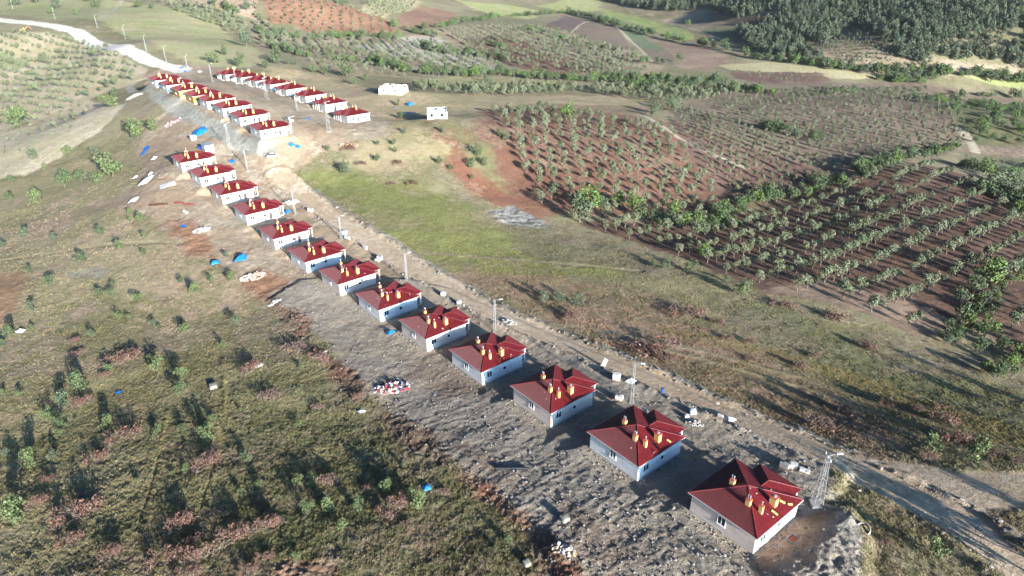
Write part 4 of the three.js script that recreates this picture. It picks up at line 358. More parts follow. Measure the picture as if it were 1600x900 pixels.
const porchFloor = bx(PX1 - PX0 - 0.6, 0.62, 1.6, PC, -0.03, Z1 - OV + 0.86), colGeo = [PX0 + 0.45, PC - 0.9, PC + 0.9, PX1 - 0.45].map((x) => bx(0.26, EH - 0.4, 0.26, x, 0.27 + (EH - 0.4) / 2, PZ - 0.45));
const railGeo = [[PX0, 1], [PX1, -1]].map(([p, q]) => merge([bx(2.0, 0.07, 0.07, p + q * 1.55, 1.1, PZ - 0.45), ...[0.7, 1.2, 1.7, 2.2].map((d) => bx(0.05, 0.8, 0.05, p + q * d, 0.7, PZ - 0.45))]));
const roofY = (x, z) => EH + roofSlope * Math.min(x - X0, X1 - x, z - Z0, Z1 - z);
const CH = [[1.8, -0.85, 0.66, 0.9, 2], [-1.76, -2.3, 0.66, 1.0, 2], [-3.45, -1.86, 0.52, 1.25, 1], [-3.65, 0.85, 0.92, 1.3, 0]];
const chGeos = CH.map(([x, z, w, h, n]) => { const y = roofY(x, z) - 0.3; return { body: bx(w, h + 0.3, w * 0.8, x, y + (h + 0.3) / 2, z), cap: bx(w + 0.1, 0.07, w * 0.8 + 0.1, x, y + h + 0.335, z), flues: Array.from({ length: n || 1 }, (_, i) => { const fx = x + (n === 2 ? (i - 0.5) * 0.3 : 0); return n ? merge([bar([fx, y + h + 0.3, z], [fx, y + h + 0.95, z], 0.075, 0.075, 8), bar([fx, y + h + 0.93, z], [fx, y + h + 1.03, z], 0.13, 0.1, 8)]) : merge([bar([fx, y + h + 0.36, z], [fx, y + h + 0.55, z], 0.2, 0.2, 10), bar([fx, y + h + 0.55, z], [fx, y + h + 0.72, z], 0.3, 0.05, 10)]); }) }; });
const wx = X0 + OV, wz = Z0 + OV;
// a window on a wall: side 'z' (low z), 'x' (low x), 'X' (high x); c centre along the wall
function windowParts(parent, side, c, y0, y1, w) {
  const h = y1 - y0, cy = (y0 + y1) / 2, place = (g, out) => { if (side === 'z') g.rotateY(Math.PI).translate(c, 0, wz - out); else if (side === 'x') g.rotateY(-Math.PI / 2).translate(wx - out, 0, c); else g.rotateY(Math.PI / 2).translate(-wx + out, 0, c); return g; };
  const t = 0.08, fr = merge([bx(w, t, 0.1, 0, y1 - t / 2, 0), bx(w, t, 0.1, 0, y0 + t / 2, 0), bx(t, h - 2 * t, 0.1, -w / 2 + t / 2, cy, 0), bx(t, h - 2 * t, 0.1, w / 2 - t / 2, cy, 0), ...(w > 1 ? [bx(t, h - 2 * t, 0.09, 0, cy, 0)] : [])]);
  const f = mesh('window', place(fr, 0.03), M.frame, parent);
  const halves = w > 1 ? [-1, 1] : [0];
  for (const s of halves) mesh('pane', place(bx((w - t * (2 + Math.abs(s))) / (s ? 2 : 1), h - 2 * t, 0.02, s * (w / 4), cy, 0), 0.02), M.glass, f);
  mesh('sill', place(bx(w + 0.16, 0.06, 0.2, 0, y0 - 0.032, 0.02), 0.06), M.frame, f);
}
function makeHouse(wallMat, kind) {
  const o = new THREE.Group();
  mesh('wall', wallGeo, wallMat, o); mesh('plinth', plinthGeo, M.plinth, o);
  mesh('porch_floor', porchFloor, M.concrete, o); for (const c of colGeo) mesh('column', c, wallMat, o); for (const r of railGeo) mesh('railing', r, M.steel, o);
  const roof = mesh('roof', soffitGeo, M.soffit, o);
  for (const s of slopes) mesh('roof_slope', s, M.roof, roof); for (const s of porchSlopes) mesh('porch_roof_slope', s, M.roof, roof);
  for (const c of capGeo) mesh('ridge_cap', c, M.cap, roof); for (const c of gutterGeo) mesh('gutter', c, M.gutter, roof);
  chGeos.forEach((c) => { const b = mesh('chimney', c.body, M.chimney, o); mesh('cap', c.cap, M.chcap, b); for (const f of c.flues) mesh('flue', f, M.flue, b); });
  windowParts(o, 'z', 0.05, 1.3, 2.75, 1.3);
  if (kind !== 'V') { windowParts(o, 'x', -3.3, 1.2, 2.5, 1.3); windowParts(o, 'x', 0.5, 1.35, 2.2, 0.85); windowParts(o, 'X', -2, 1.3, 2.5, 1.3); }
  else { windowParts(o, 'X', 2.8, 1.2, 2.5, 1.3); windowParts(o, 'X', -2.6, 1.2, 2.5, 1.3); windowParts(o, 'x', 0.5, 1.35, 2.2, 0.85); }
  if (kind === 'U' || kind === 'D') mesh('door', bx(0.06, 2.0, 0.95, wx - 0.02, 1.3, 2.3), M.door, o);
  if (kind === 'V') mesh('door', bx(0.06, 2.0, 0.95, -wx + 0.02, 1.3, 0.4), M.door, o);
  mesh('door', bx(1.0, 2.1, 0.06, PC, 1.35, -wz + 0.02), M.door, o);
  return o;
}
const protos = {};
const ordinal = ['first', 'second', 'third', 'fourth', 'fifth', 'sixth', 'seventh', 'eighth', 'ninth', 'tenth', 'eleventh', 'twelfth', 'thirteenth'];
for (const [code, x, y, z] of HOUSES) {
  const row = code[0], n = +code.slice(1);
  const tint = row === 'L' ? (n % 2 ? 'beige' : 'grey') : row === 'U' && (n === 3 || n === 4) ? 'orange' : 'white', kind = row === 'V' ? 'V' : row === 'U' ? 'U' : n < 6 ? 'D' : 'L', key = tint + kind;
  const o = protos[key] ? protos[key].clone() : (protos[key] = makeHouse(M[tint], kind));
  o.name = numbered('red_roofed_house'); o.position.set(x, y, z); o.rotation.set(0, HYAW + (row === 'V' ? Math.PI : 0), 0); scene.add(o);
  const label = row === 'L' ? (n === 13 ? 'nearest red-roofed beige house at the near end of the front row' : n === 1 ? 'red-roofed house at the far end of the long front row' : `red-roofed ${tint} house, ${ordinal[13 - n]} from the near end of the front row`)
    : row === 'U' ? (n === 8 ? 'red-roofed white house at the near end of the upper left row' : tint === 'orange' ? `red-roofed house with bare orange walls, ${n === 3 ? 'farther' : 'nearer'} of two` : `red-roofed white house, ${ordinal[8 - n]} from the near end of upper left row`)
      : (n === 8 ? 'red-roofed white house at the near end of the upper right row' : `red-roofed white house, ${ordinal[8 - n]} from the near end of upper right row`);
  tag(o, label, 'house', row === 'L' ? 'houses of the long front row' : row === 'U' ? 'houses of the upper left row' : 'houses of the upper right row');
}
const houseAt = (code) => { const h = HOUSES.find((q) => q[0] === code); return h; };
function onHouse(code, lx, lz) { const [, x, y, z] = houseAt(code); return [x + UX * lx + VX * lz, y + roofY(lx, lz), z + UZ * lx + VZ * lz]; }
// yellow insulation boards left on the nearest roof
const boardMat = mat(0.8, 0.5, 0.16, 0.85), boardSpots = [[-4.15, 2.3, 0.75, 0.34, 0.5, 'yellow board on the nearest roof beside its square chimney'], [-4.95, 3.0, 0.7, 0.3, 1.0, 'yellow board at the eave end of the nearest roof'], [-4.55, -0.15, 0.95, 0.3, 0.2, 'long yellow board in the middle of the nearest roof slope']];
for (const [lx, lz, w, d, a, label] of boardSpots) { const p = onHouse('L13', lx, lz), o = solo('insulation_board', bx(w, 0.06, d, 0, 0, 0, a), boardMat, label, 'board', 'boards on the nearest roof'); o.position.set(p[0], p[1] + 0.11, p[2]); o.rotation.set(0, HYAW, Math.atan(roofSlope), 'YXZ'); }
{
  const p = onHouse('L12', -4.75, 2.35), o = solo('insulation_board', bx(0.75, 0.06, 0.3, 0, 0, 0, 0.3), boardMat, 'yellow board at the eave of the second nearest roof', 'board'); o.position.set(p[0], p[1] + 0.11, p[2]); o.rotation.set(0, HYAW, Math.atan(roofSlope), 'YXZ');
}
function instanced(name, geo, material, list, label, category) {      // list: [matrix, r, g, b]
  const m = new THREE.InstancedMesh(geo, material, list.length); m.name = numbered(name); const c = new THREE.Color();
  list.forEach((e, i) => { m.setMatrixAt(i, e[0]); m.setColorAt(i, c.setRGB(e[1], e[2], e[3])); });
  m.castShadow = m.receiveShadow = true; m.userData.kind = 'stuff'; m.userData.label = label; m.userData.category = category; scene.add(m); return m;
}
const trs = (x, y, z, ry, sx, sy = sx, sz = sx, rx = 0, rz = 0) => new THREE.Matrix4().compose(new THREE.Vector3(x, y, z), new THREE.Quaternion().setFromEuler(new THREE.Euler(rx, ry, rz, 'YXZ')), new THREE.Vector3(sx, sy, sz));
{
  const list = [];
  for (const code of ['L13', 'L12', 'L11', 'L10', 'L9', 'L8', 'L7', 'L6']) for (let i = 0; i < 16; i++) { const lx = rr(-5.1, -0.5), lz = rr(-4.6, 4.2), p = onHouse(code, lx, lz); if (rnd() < 0.5) list.push([trs(p[0], p[1] + 0.09, p[2], rr(0, 6.3), rr(0.08, 0.3), 0.05, rr(0.06, 0.16), rr(-0.2, 0.2), rr(-0.2, 0.2)), 0.72, rr(0.5, 0.7), rr(0.4, 0.62)]); }
  instanced('roof_scraps', new THREE.BoxGeometry(1, 1, 1), mat(1, 1, 1, 0.9), list, 'pale foam scraps scattered over the near red roofs', 'scraps');
}

// ---------- poles ----------
function latticePole(h, kind) {
  const o = new THREE.Group(), w0 = kind === 2 ? 0.62 : 0.24, w1 = kind === 2 ? 0.16 : 0.11, hh = kind === 2 ? h : h * 0.99, leg = kind === 2 ? 0.042 : 0.04;
  const P = (i, t) => { const w = w0 + (w1 - w0) * t; return [(i === 0 || i === 3 ? -w : w), hh * t, (i < 2 ? -w : w)]; };
  for (let i = 0; i < 4; i++) mesh('leg', bar(P(i, -0.03), P(i, 1), leg, leg, 4), M.steel, o);
  const br = [], n = Math.round(h * (kind === 2 ? 1.1 : 1.6));
  for (let k = 0; k < n; k++) for (let i = 0; i < 4; i++) { const j = (i + 1) % 4, a = k % 2 ? i : j, b = k % 2 ? j : i; br.push(bar(P(a, k / n), P(b, (k + 1) / n), 0.018, 0.018, 3)); }
  mesh('bracing', merge(br), M.steel, o);
  const arm = mesh('lamp_arm', bar([0, h * 0.985, 0], [1.15, h + 0.25, 0], 0.045, 0.045, 6), M.steel, o);
  mesh('lamp_head', bx(0.75, 0.14, 0.3, 1.4, h + 0.27, 0, 0, 0, 0.15), M.lamp, o);
  if (kind === 2) { mesh('crossarm', bx(0.12, 0.14, 1.9, 0, h - 0.5, 0), M.steel, o); for (const z of [-0.85, 0, 0.85]) mesh('insulator', bar([0, h - 0.43, z], [0, h - 0.1, z], 0.07, 0.05, 6), M.lamp, o); }
  mesh('footing', bx(w0 * 2 + 0.5, 0.5, w0 * 2 + 0.5, 0, -0.12, 0), M.concrete, o);
  return o;
}
const poleLabels = ['wide lattice lamp pole beside the nearest house', 'slim lamp pole behind the second nearest house', 'slim lamp pole behind the fourth nearest house', 'slim lamp pole behind the sixth nearest house', 'slim lamp pole beside white blocks along the road', 'slim lamp pole by the white rubble at the road', 'slim pole beside the second house of the front row', 'tall lattice pylon at the foot of the gravel bank', 'lattice pole with blue tarpaulins at its foot', 'lattice pole in front of the nearest upper right house', 'thin pole before the second upper right house', 'lattice pole in the middle of the upper street', 'pole in front of the far upper right houses', 'pole at the far end of the upper right row', 'pole beside the two small blue tarpaulins', 'first pole beside the white road past the site', 'second pole beside the white road past the site', 'third pole beside the white road past the site', 'fourth pole beside the white road past the site', 'fifth pole beside the white road past the site', 'farthest pole beside the white road at the corner'];
POLES.forEach(([x, z, h, k], i) => { const o = latticePole(h, k); o.name = numbered('lamp_pole'); o.position.set(x, H(x, z) - 0.05, z); o.rotation.y = -0.2 + rr(-0.2, 0.2); o.rotation.z = rr(-0.012, 0.012); scene.add(o); tag(o, poleLabels[i], 'lamp pole', 'lattice lamp poles along the road'); });

// ---------- foliage ----------
function leafCloud(lobes, n, leaf, tilt, colour) {         // lobes: [x,y,z,rx,ry]; n leaf clumps as folded quads
  const pos = [], col = [], tot = lobes.reduce((a, l) => a + l[3] * l[3], 0), nrm = new THREE.Vector3(), t = new THREE.Vector3(), b = new THREE.Vector3();
  for (let i = 0; i < n; i++) {
    let k = rnd() * tot, l = lobes[0]; for (const q of lobes) { k -= q[3] * q[3]; if (k <= 0) { l = q; break; } }
    const a = rnd() * 6.283, c = rr(-0.75, 1), s = Math.sqrt(1 - c * c), rad = 0.62 + 0.42 * Math.sqrt(rnd());
    nrm.set(Math.cos(a) * s, c, Math.sin(a) * s); const px = l[0] + nrm.x * l[3] * rad, py = l[1] + nrm.y * l[4] * rad, pz = l[2] + nrm.z * l[3] * rad;
    nrm.x += rr(-tilt, tilt); nrm.y += rr(-tilt, tilt); nrm.z += rr(-tilt, tilt); nrm.normalize();
    t.set(rr(-1, 1), rr(-1, 1), rr(-1, 1)).cross(nrm).normalize(); b.crossVectors(nrm, t); const s1 = leaf * rr(0.6, 1.35), s2 = leaf * rr(0.4, 0.95), f = leaf * rr(0.05, 0.3);
    const P = (u, v, w) => [px + t.x * u * s1 + b.x * v * s2 + nrm.x * w, py + t.y * u * s1 + b.y * v * s2 + nrm.y * w, pz + t.z * u * s1 + b.z * v * s2 + nrm.z * w];
    const A = P(-1, 0, -f), B = P(0, -1, f), Cc = P(1, 0, -f * rr(0, 1)), Dd = P(0, 1, f); pos.push(...A, ...B, ...Cc, ...A, ...Cc, ...Dd);
    const cc = colour(); for (let q = 0; q < 6; q++) col.push(...cc);
  }
  const g = new THREE.BufferGeometry(); g.setAttribute('position', new THREE.Float32BufferAttribute(pos, 3)); g.setAttribute('color', new THREE.Float32BufferAttribute(col, 3)); g.computeVertexNormals(); return g;
}
const vary = (lo, hi) => () => { const v = rr(lo, hi), h = rr(-0.06, 0.06); return [v + h, v, v - h]; };
function limbs(h, r, n, spread) { const g = [bar([0, -0.15, 0], [rr(-0.06, 0.06), h * 0.55, rr(-0.06, 0.06)], r, r * 0.7, 6)]; for (let i = 0; i < n; i++) { const a = i / n * 6.28 + rr(-0.4, 0.4); g.push(bar([0, h * rr(0.4, 0.55), 0], [Math.cos(a) * spread, h * rr(0.85, 1.1), Math.sin(a) * spread], r * 0.5, r * 0.2, 5)); } return merge(g); }
const leafMat = (r, g, b) => new THREE.MeshStandardMaterial({ color: new THREE.Color().setRGB(r, g, b), roughness: 0.8, vertexColors: true, side: THREE.DoubleSide });
const FM = { olive: [leafMat(0.14, 0.158, 0.085), leafMat(0.115, 0.136, 0.068), leafMat(0.165, 0.18, 0.105)], broad: [leafMat(0.072, 0.105, 0.038), leafMat(0.095, 0.15, 0.032), leafMat(0.10, 0.125, 0.065)], bush: [leafMat(0.08, 0.11, 0.045), leafMat(0.11, 0.142, 0.052), leafMat(0.092, 0.118, 0.066)], pine: [leafMat(0.085, 0.108, 0.06), leafMat(0.10, 0.125, 0.068)], bark: mat(0.14, 0.11, 0.085, 0.95), inst: new THREE.MeshStandardMaterial({ color: 0xffffff, roughness: 0.8, vertexColors: true, side: THREE.DoubleSide }) };
// crowns are unit size: about 1 m across, scaled when placed
const OL = [0, 1, 2, 3].map(() => { const L = []; const n = 5 + Math.floor(rnd() * 3); for (let i = 0; i < n; i++) { const a = i / n * 6.28 + rr(-0.5, 0.5), d = rr(0.08, 0.24); L.push([Math.cos(a) * d, rr(0.48, 0.8), Math.sin(a) * d, rr(0.18, 0.26), rr(0.17, 0.25)]); } return { crown: leafCloud(L, 330, 0.056, 0.7, vary(0.7, 1.3)), trunk: limbs(0.42, 0.055, 4, 0.2) }; });
const BR = [0, 1, 2, 3].map(() => { const L = [[0, 0.62, 0, 0.33, 0.34]]; for (let i = 0; i < 8; i++) { const a = rr(0, 6.28), d = rr(0.18, 0.34); L.push([Math.cos(a) * d, rr(0.3, 0.92), Math.sin(a) * d, rr(0.14, 0.24), rr(0.13, 0.22)]); } return { crown: leafCloud(L, 300, 0.06, 0.7, vary(0.68, 1.35)), trunk: limbs(0.4, 0.045, 4, 0.2) }; });
const BU = [0, 1, 2, 3, 4].map((k) => { const L = [[0, 0.42, 0, 0.26, 0.42]]; for (let i = 0; i < 7; i++) { const a = rr(0, 6.28), d = rr(0.12, 0.34); L.push([Math.cos(a) * d, rr(0.16, 0.75), Math.sin(a) * d, rr(0.1, 0.2), rr(0.12, 0.26)]); } return { crown: leafCloud(L, 420, 0.046, 0.85, vary(0.6, 1.35)), trunk: limbs(0.3, 0.035, 4, 0.16) }; });
const PI_ = [0, 1, 2].map(() => { const L = []; for (let i = 0; i < 9; i++) { const t = i / 9, r = 0.3 * (1 - t * 0.72), a = rr(0, 6.28); L.push([Math.cos(a) * r * 0.6, 0.38 + t * 0.95, Math.sin(a) * r * 0.6, r * rr(0.7, 1), r * rr(0.5, 0.8)]); } return { crown: leafCloud(L, 210, 0.07, 0.7, vary(0.65, 1.3)), trunk: limbs(0.6, 0.035, 3, 0.15) }; });
function plant(name, set, material, x, z, w, hScale, label, category, group, sink = 0.05) {
  const v = pick(set), o = thing(name, label, category, [x, H(x, z) - sink, z], rr(0, 6.28), group);
  o.scale.set(w, w * hScale, w); mesh('trunk', v.trunk, FM.bark, o); mesh('crown', v.crown, material, o); return o;
}
const inPoly = (pts, x, z) => polyD(pts, x, z, true) > 0;
const inHouse = (x, z, m = 7) => HB.some((p) => Math.hypot(x - p[0], z - p[2]) < m);
const apparent = (x, z, s) => s / Math.hypot(x, z);
const inView = (x, z) => z < -30 && Math.abs(x) < -z * 0.78 + 14;

// shrubs on the slopes
const shade = ['dark green', 'yellow-green', 'grey-green'];
for (const [x, z, w, t] of BUSHES) {
  const r = Math.hypot(x, z), side = x < -60 && r > 330 ? 'near the upper site and white road' : x < 0 && r < 330 ? (z > -135 ? 'on the scrubby lower left slope' : 'on the grassy slope left of the front row') : r < 190 ? 'on the grass across the road' : 'on the slope behind the road';
  const size = w > 4 ? 'large' : w > 2.2 ? 'medium' : 'small', label = `${size} ${shade[t]} shrub ${side}`;
  plant('shrub', BU, FM.bush[t], x, z, w * 1.25, rr(0.85, 1.2), label, 'shrub', label + 's', 0.1);
}
// broadleaf trees: single ones, hedgerows, oak scrub; the largest in view become individuals
const broad = [];
for (const [x, z, w, t] of TREES) { const r = Math.hypot(x, z), where = r > 380 ? 'among the far fields' : x < 62 ? 'at the ravine head below the red slope' : z > -185 ? 'in the thicket at the right edge' : x > 120 ? 'in the hollow beyond the brown grove' : 'between the red and brown groves'; broad.push([x, z, w * (z > -185 && x > 62 ? 0.85 : 1.2), t, 1, `${w > 6 ? 'large' : w > 4.4 ? 'medium' : 'small'} ${['dark green', 'bright green', 'grey-green'][t]} tree ${where}`]); }
const hedgeText = ['in the ravine hedge beside the brown grove', 'at the near end of the ravine hedge', 'in the long dark belt across the middle distance', 'in the thin belt behind the tan grove', 'in the hedge below the red hill', 'in the belt beyond the unfinished houses', 'in the hedge across the white soil groves', 'in the hedge above the brown field at top', 'in the belt below the green crop strips', 'in the belt at the foot of the wooded hill', 'in the clump below the terraced cone hill', 'scattered above the oak scrub at right', 'in the clump above the hill grass at top left', 'scattered over the tan slope at upper right', 'scattered among the white soil groves', 'in the line between tan and middle groves', 'in the thicket down the right edge', 'at the right edge below the side grove', 'in the hollow at the right edge', 'above the hollow at the right edge', 'in the dark belt under the brown strip fields', 'in the belt between the upper groves'];
for (const [hi, [pts, n, s]] of HEDGES.entries()) {
  const len = [0]; for (let i = 1; i < pts.length; i++) len.push(len[i - 1] + Math.hypot(pts[i][0] - pts[i - 1][0], pts[i][1] - pts[i - 1][1]));
  for (let i = 0; i < n * 1.7; i++) { const d = rnd() * len[len.length - 1]; let k = 1; while (len[k] < d) k++; const t = (d - len[k - 1]) / (len[k] - len[k - 1]), j = s * 0.7; const x = pts[k - 1][0] + (pts[k][0] - pts[k - 1][0]) * t + rr(-j, j), z = pts[k - 1][1] + (pts[k][1] - pts[k - 1][1]) * t + rr(-j, j); broad.push([x, z, s * rr(0.75, 1.4), pick([0, 0, 0, 1, 2]), 0, 'broadleaf tree ' + hedgeText[hi]]); }
}
for (const [pts, n, s] of SCRUB) { const xs = pts.map((p) => p[0]), zs = pts.map((p) => p[1]); for (let i = 0, c = 0; c < n && i < 4000; i++) { const x = rr(Math.min(...xs), Math.max(...xs)), z = rr(Math.min(...zs), Math.max(...zs)); if (!inPoly(pts, x, z)) continue; c++; broad.push([x, z, s * rr(0.7, 1.25), pick([0, 0, 1]), 0, 'low oak in the dense scrub below the wooded hill']); } }
for (const [x, z, w] of OFFFRAME) { const o = plant('broadleaf_tree', BR, FM.broad[0], x, z, w, rr(1.25, 1.4), 'tree beyond the right edge whose long shadow crosses the ground', 'tree', 'trees beyond the right edge'); }
function individuals(list, max, make, stuffName, geos, colours, hs, label, category) {
  list.sort((a, b) => (b[4] - a[4]) || apparent(b[0], b[1], b[2]) * (inView(b[0], b[1]) ? 1 : 0.01) - apparent(a[0], a[1], a[2]) * (inView(a[0], a[1]) ? 1 : 0.01));
  list.slice(0, max).forEach(make);
  const rest = list.slice(max), buckets = geos.map(() => []);
  rest.forEach((e) => { const c = colours(e), y = H(e[0], e[1]); buckets[Math.floor(rnd() * geos.length)].push([trs(e[0], y - 0.1, e[1], rr(0, 6.28), e[2], e[2] * hs()), c[0], c[1], c[2]]); });
  buckets.forEach((b, i) => b.length && instanced(stuffName, geos[i].crown, FM.inst, b, label, category));
}
const tint = (m, v) => [m.color.r * v, m.color.g * v, m.color.b * v];
individuals(broad, 300, ([x, z, s, t, , label]) => plant('broadleaf_tree', BR, FM.broad[t], x, z, s, rr(0.8, 1.05), label, 'tree', label + 's'), 'hedgerow_trees', BR, (e) => tint(FM.broad[e[3]], rr(0.85, 1.2)), () => rr(0.8, 1.1), 'distant hedgerow trees and scrub between the fields', 'trees');
// olive groves
const groveText = { midrows: 'small olive tree in the tight rows behind the ravine',  right: 'olive tree in the brown ploughed grove at right', rightlow: 'olive tree in the grove corner at the right edge', red: 'olive tree on the red soil slope at centre', tan: 'olive tree on the tan slope at upper right', left: 'olive tree in the pale grove left of the white road', lowleft: 'young olive tree on the pale field at far left' };
const ordW = (n) => (n < 13 ? ordinal[n] : n < 19 ? ['fourteenth', 'fifteenth', 'sixteenth', 'seventeenth', 'eighteenth', 'nineteenth'][n - 13] : n === 19 ? 'twentieth' : n < 29 ? 'twenty-' + ordinal[n - 20] : n === 29 ? 'thirtieth' : n < 39 ? 'thirty-' + ordinal[n - 30] : 'fortieth or later');
const olives = [];
for (const [nm, pts, ang, sa, sr, size, jit] of GROVES) {
  const ca = Math.cos(ang), sn = Math.sin(ang), U = pts.map((p) => [p[0] * ca + p[1] * sn, -p[0] * sn + p[1] * ca]), u0 = Math.min(...U.map((p) => p[0])), u1 = Math.max(...U.map((p) => p[0])), w0 = Math.min(...U.map((p) => p[1])), w1 = Math.max(...U.map((p) => p[1]));
  const first = olives.length; let rowN = 0;
  for (let w = w0; w < w1; w += sr, rowN++) for (let u = u0 + rr(0, sa); u < u1; u += sa * rr(0.85, 1.15)) { const uu = u, ww = w + rr(-jit, jit) * 0.6, x = uu * ca - ww * sn, z = uu * sn + ww * ca; if (rnd() < 0.06 || !inPoly(pts, x, z)) continue; olives.push([x, z, size * rr(0.68, 1.22), Math.floor(rnd() * 3), 0, groveText[nm] || 'small olive tree in a far grove', rowN]); }
  if (nm === 'right') {                                    // the rows can be counted: name each tree by row and place
    const rows = new Map(); olives.slice(first).forEach((e) => { if (!rows.has(e[6])) rows.set(e[6], []); rows.get(e[6]).push(e); });
    const dist = (r) => r.reduce((q, e) => q + Math.hypot(e[0], e[1]), 0) / r.length, sorted = [...rows.values()].sort((p, q) => dist(p) - dist(q));
    sorted.forEach((r, i) => r.sort((p, q) => p[0] - q[0]).forEach((e, j) => { e[5] = `${ordW(j)} olive tree from the left in the ${ordW(i)} row of the brown grove`; e[7] = 'olive trees in rows of the brown grove'; }));
  }
}
individuals(olives, 300, ([x, z, s, t, , label, , grp]) => plant('olive_tree', OL, FM.olive[t], x, z, s * 1.08, rr(1.05, 1.35), label, 'olive tree', grp || label + 's'), 'olive_grove_trees', OL, (e) => tint(FM.olive[e[3]], rr(0.8, 1.15)), () => rr(1.05, 1.35), 'rows of olive trees in the farther groves', 'olive trees');
// pine wood on the hill
const pines = [];
for (const pts of FOREST) {
  const xs = pts.map((p) => p[0]), zs = pts.map((p) => p[1]), x0 = Math.min(...xs), x1 = Math.max(...xs), z0 = Math.max(Math.min(...zs), -1250), z1 = Math.max(...zs), n = Math.round((x1 - x0) * (z1 - z0) / 19);
  for (let i = 0; i < n; i++) { const x = rr(x0, x1), z = rr(z0, z1); if (!inPoly(pts, x, z) || BARE.some((b) => inPoly(b, x, z)) || ns(T1, x * 2.5 + 40, z * 2.5) < 0.2) continue; pines.push([x, z, rr(5.2, 8.6), Math.floor(rnd() * 2), 0, 'pine tree ' + (x < 235 ? 'at the front of the wood left of the cone hill' : x < 300 ? 'in the spur of wood beside the cone hill' : x < 350 ? 'just right of the bare cone hill' : x < 400 ? 'at the lower edge of the wood, right of centre' : 'at the lower edge of the wood by the right border')]); }
}
individuals(pines, 300, ([x, z, s, t, , label]) => plant('pine_tree', PI_, FM.pine[t], x, z, s, rr(0.85, 1.1), label, 'pine tree', label + 's'), 'pine_wood', PI_, (e) => tint(FM.pine[e[3]], rr(0.8, 1.3)), () => rr(0.8, 1.15), 'dense pine wood covering the far hill', 'wood');

// ---------- cut brush piles ----------
const brushMat = new THREE.MeshStandardMaterial({ color: 0xffffff, roughness: 0.95, vertexColors: true, side: THREE.DoubleSide });
const BP = [0, 1, 2, 3].map((k) => {
  const g = [], tones = k < 3 ? [[0.18, 0.09, 0.066], [0.13, 0.068, 0.052], [0.22, 0.125, 0.092]] : [[0.2, 0.12, 0.095], [0.15, 0.1, 0.08], [0.22, 0.15, 0.12]];
  for (let i = 0; i < 70; i++) { const x = rr(-0.45, 0.45), z = rr(-0.2, 0.2), top = 0.16 * (1 - 3.6 * x * x), y = rr(0, Math.max(top, 0.03)), a = rr(0, 6.28), L = rr(0.06, 0.16), e = rr(-0.15, 0.6); g.push(vcol(bar([x, y, z], [x + Math.cos(a) * L, y + e * L, z + Math.sin(a) * L], 0.005, 0.002, 3).toNonIndexed(), () => [0.26, 0.2, 0.16])); }
  const L = []; for (let i = 0; i < 12; i++) { const x = rr(-0.42, 0.42); L.push([x, 0.06 + 0.07 * (1 - 3 * x * x) * rnd(), rr(-0.15, 0.15), rr(0.07, 0.12), rr(0.06, 0.11)]); }
  const lc = leafCloud(L, 760, 0.017, 1.0, () => { const c = pick(tones), v = rr(0.5, 1.3); return [c[0] * v, c[1] * v, c[2] * v]; });
  return { leaves: lc, sticks: merge(g) };
});
for (const [x, z, L, a] of PILES) {
  const left = x < 0, r = Math.hypot(x, z), size = L > 5 ? 'long' : L > 3 ? 'medium' : 'small', label = `${size} heap of reddish cut brush ${left ? (r > 200 ? 'near the road bend' : 'on the left slope') : z > -112 ? 'across the road near the side track' : 'on the grass across the road'}`;
  const v = pick(BP), o = thing('brush_pile', label, 'brush pile', [x, H(x, z) - 0.02, z], a, label + 's'), w = Math.max(L * 1.25, 1.8);
  o.scale.set(w, Math.min(w, 5.5) * rr(1.6, 2.3), w * rr(0.9, 1.3)); mesh('dry_leaves', v.leaves, brushMat, o); mesh('branches', v.sticks, brushMat, o);
}

// ---------- site clutter ----------
const TM = { tarp: mat(0.015, 0.19, 0.62, 0.45, { side: THREE.DoubleSide }), ltarp: mat(0.2, 0.36, 0.62, 0.5, { side: THREE.DoubleSide }), wtarp: mat(0.6, 0.61, 0.62, 0.5, { side: THREE.DoubleSide }), rust: mat(0.24, 0.11, 0.05, 0.9), yellow: mat(0.72, 0.48, 0.16, 0.9), rock: mat(0.26, 0.24, 0.2, 0.95), barrel: mat(0.03, 0.1, 0.42, 0.4), beam: mat(0.07, 0.075, 0.085, 0.5, { metalness: 0.4 }), redbeam: mat(0.2, 0.03, 0.03, 0.6), tyre: mat(0.02, 0.02, 0.02, 0.9), digger: mat(0.42, 0.27, 0.08, 0.6), dark: mat(0.03, 0.03, 0.03, 0.6), cabin: mat(0.74, 0.74, 0.74, 0.6), cabinroof: mat(0.36, 0.4, 0.46, 0.5), orange: mat(0.5, 0.14, 0.06, 0.9) };
TM.car = new THREE.MeshPhysicalMaterial({ color: 0xdedede, roughness: 0.3, clearcoat: 0.8 });
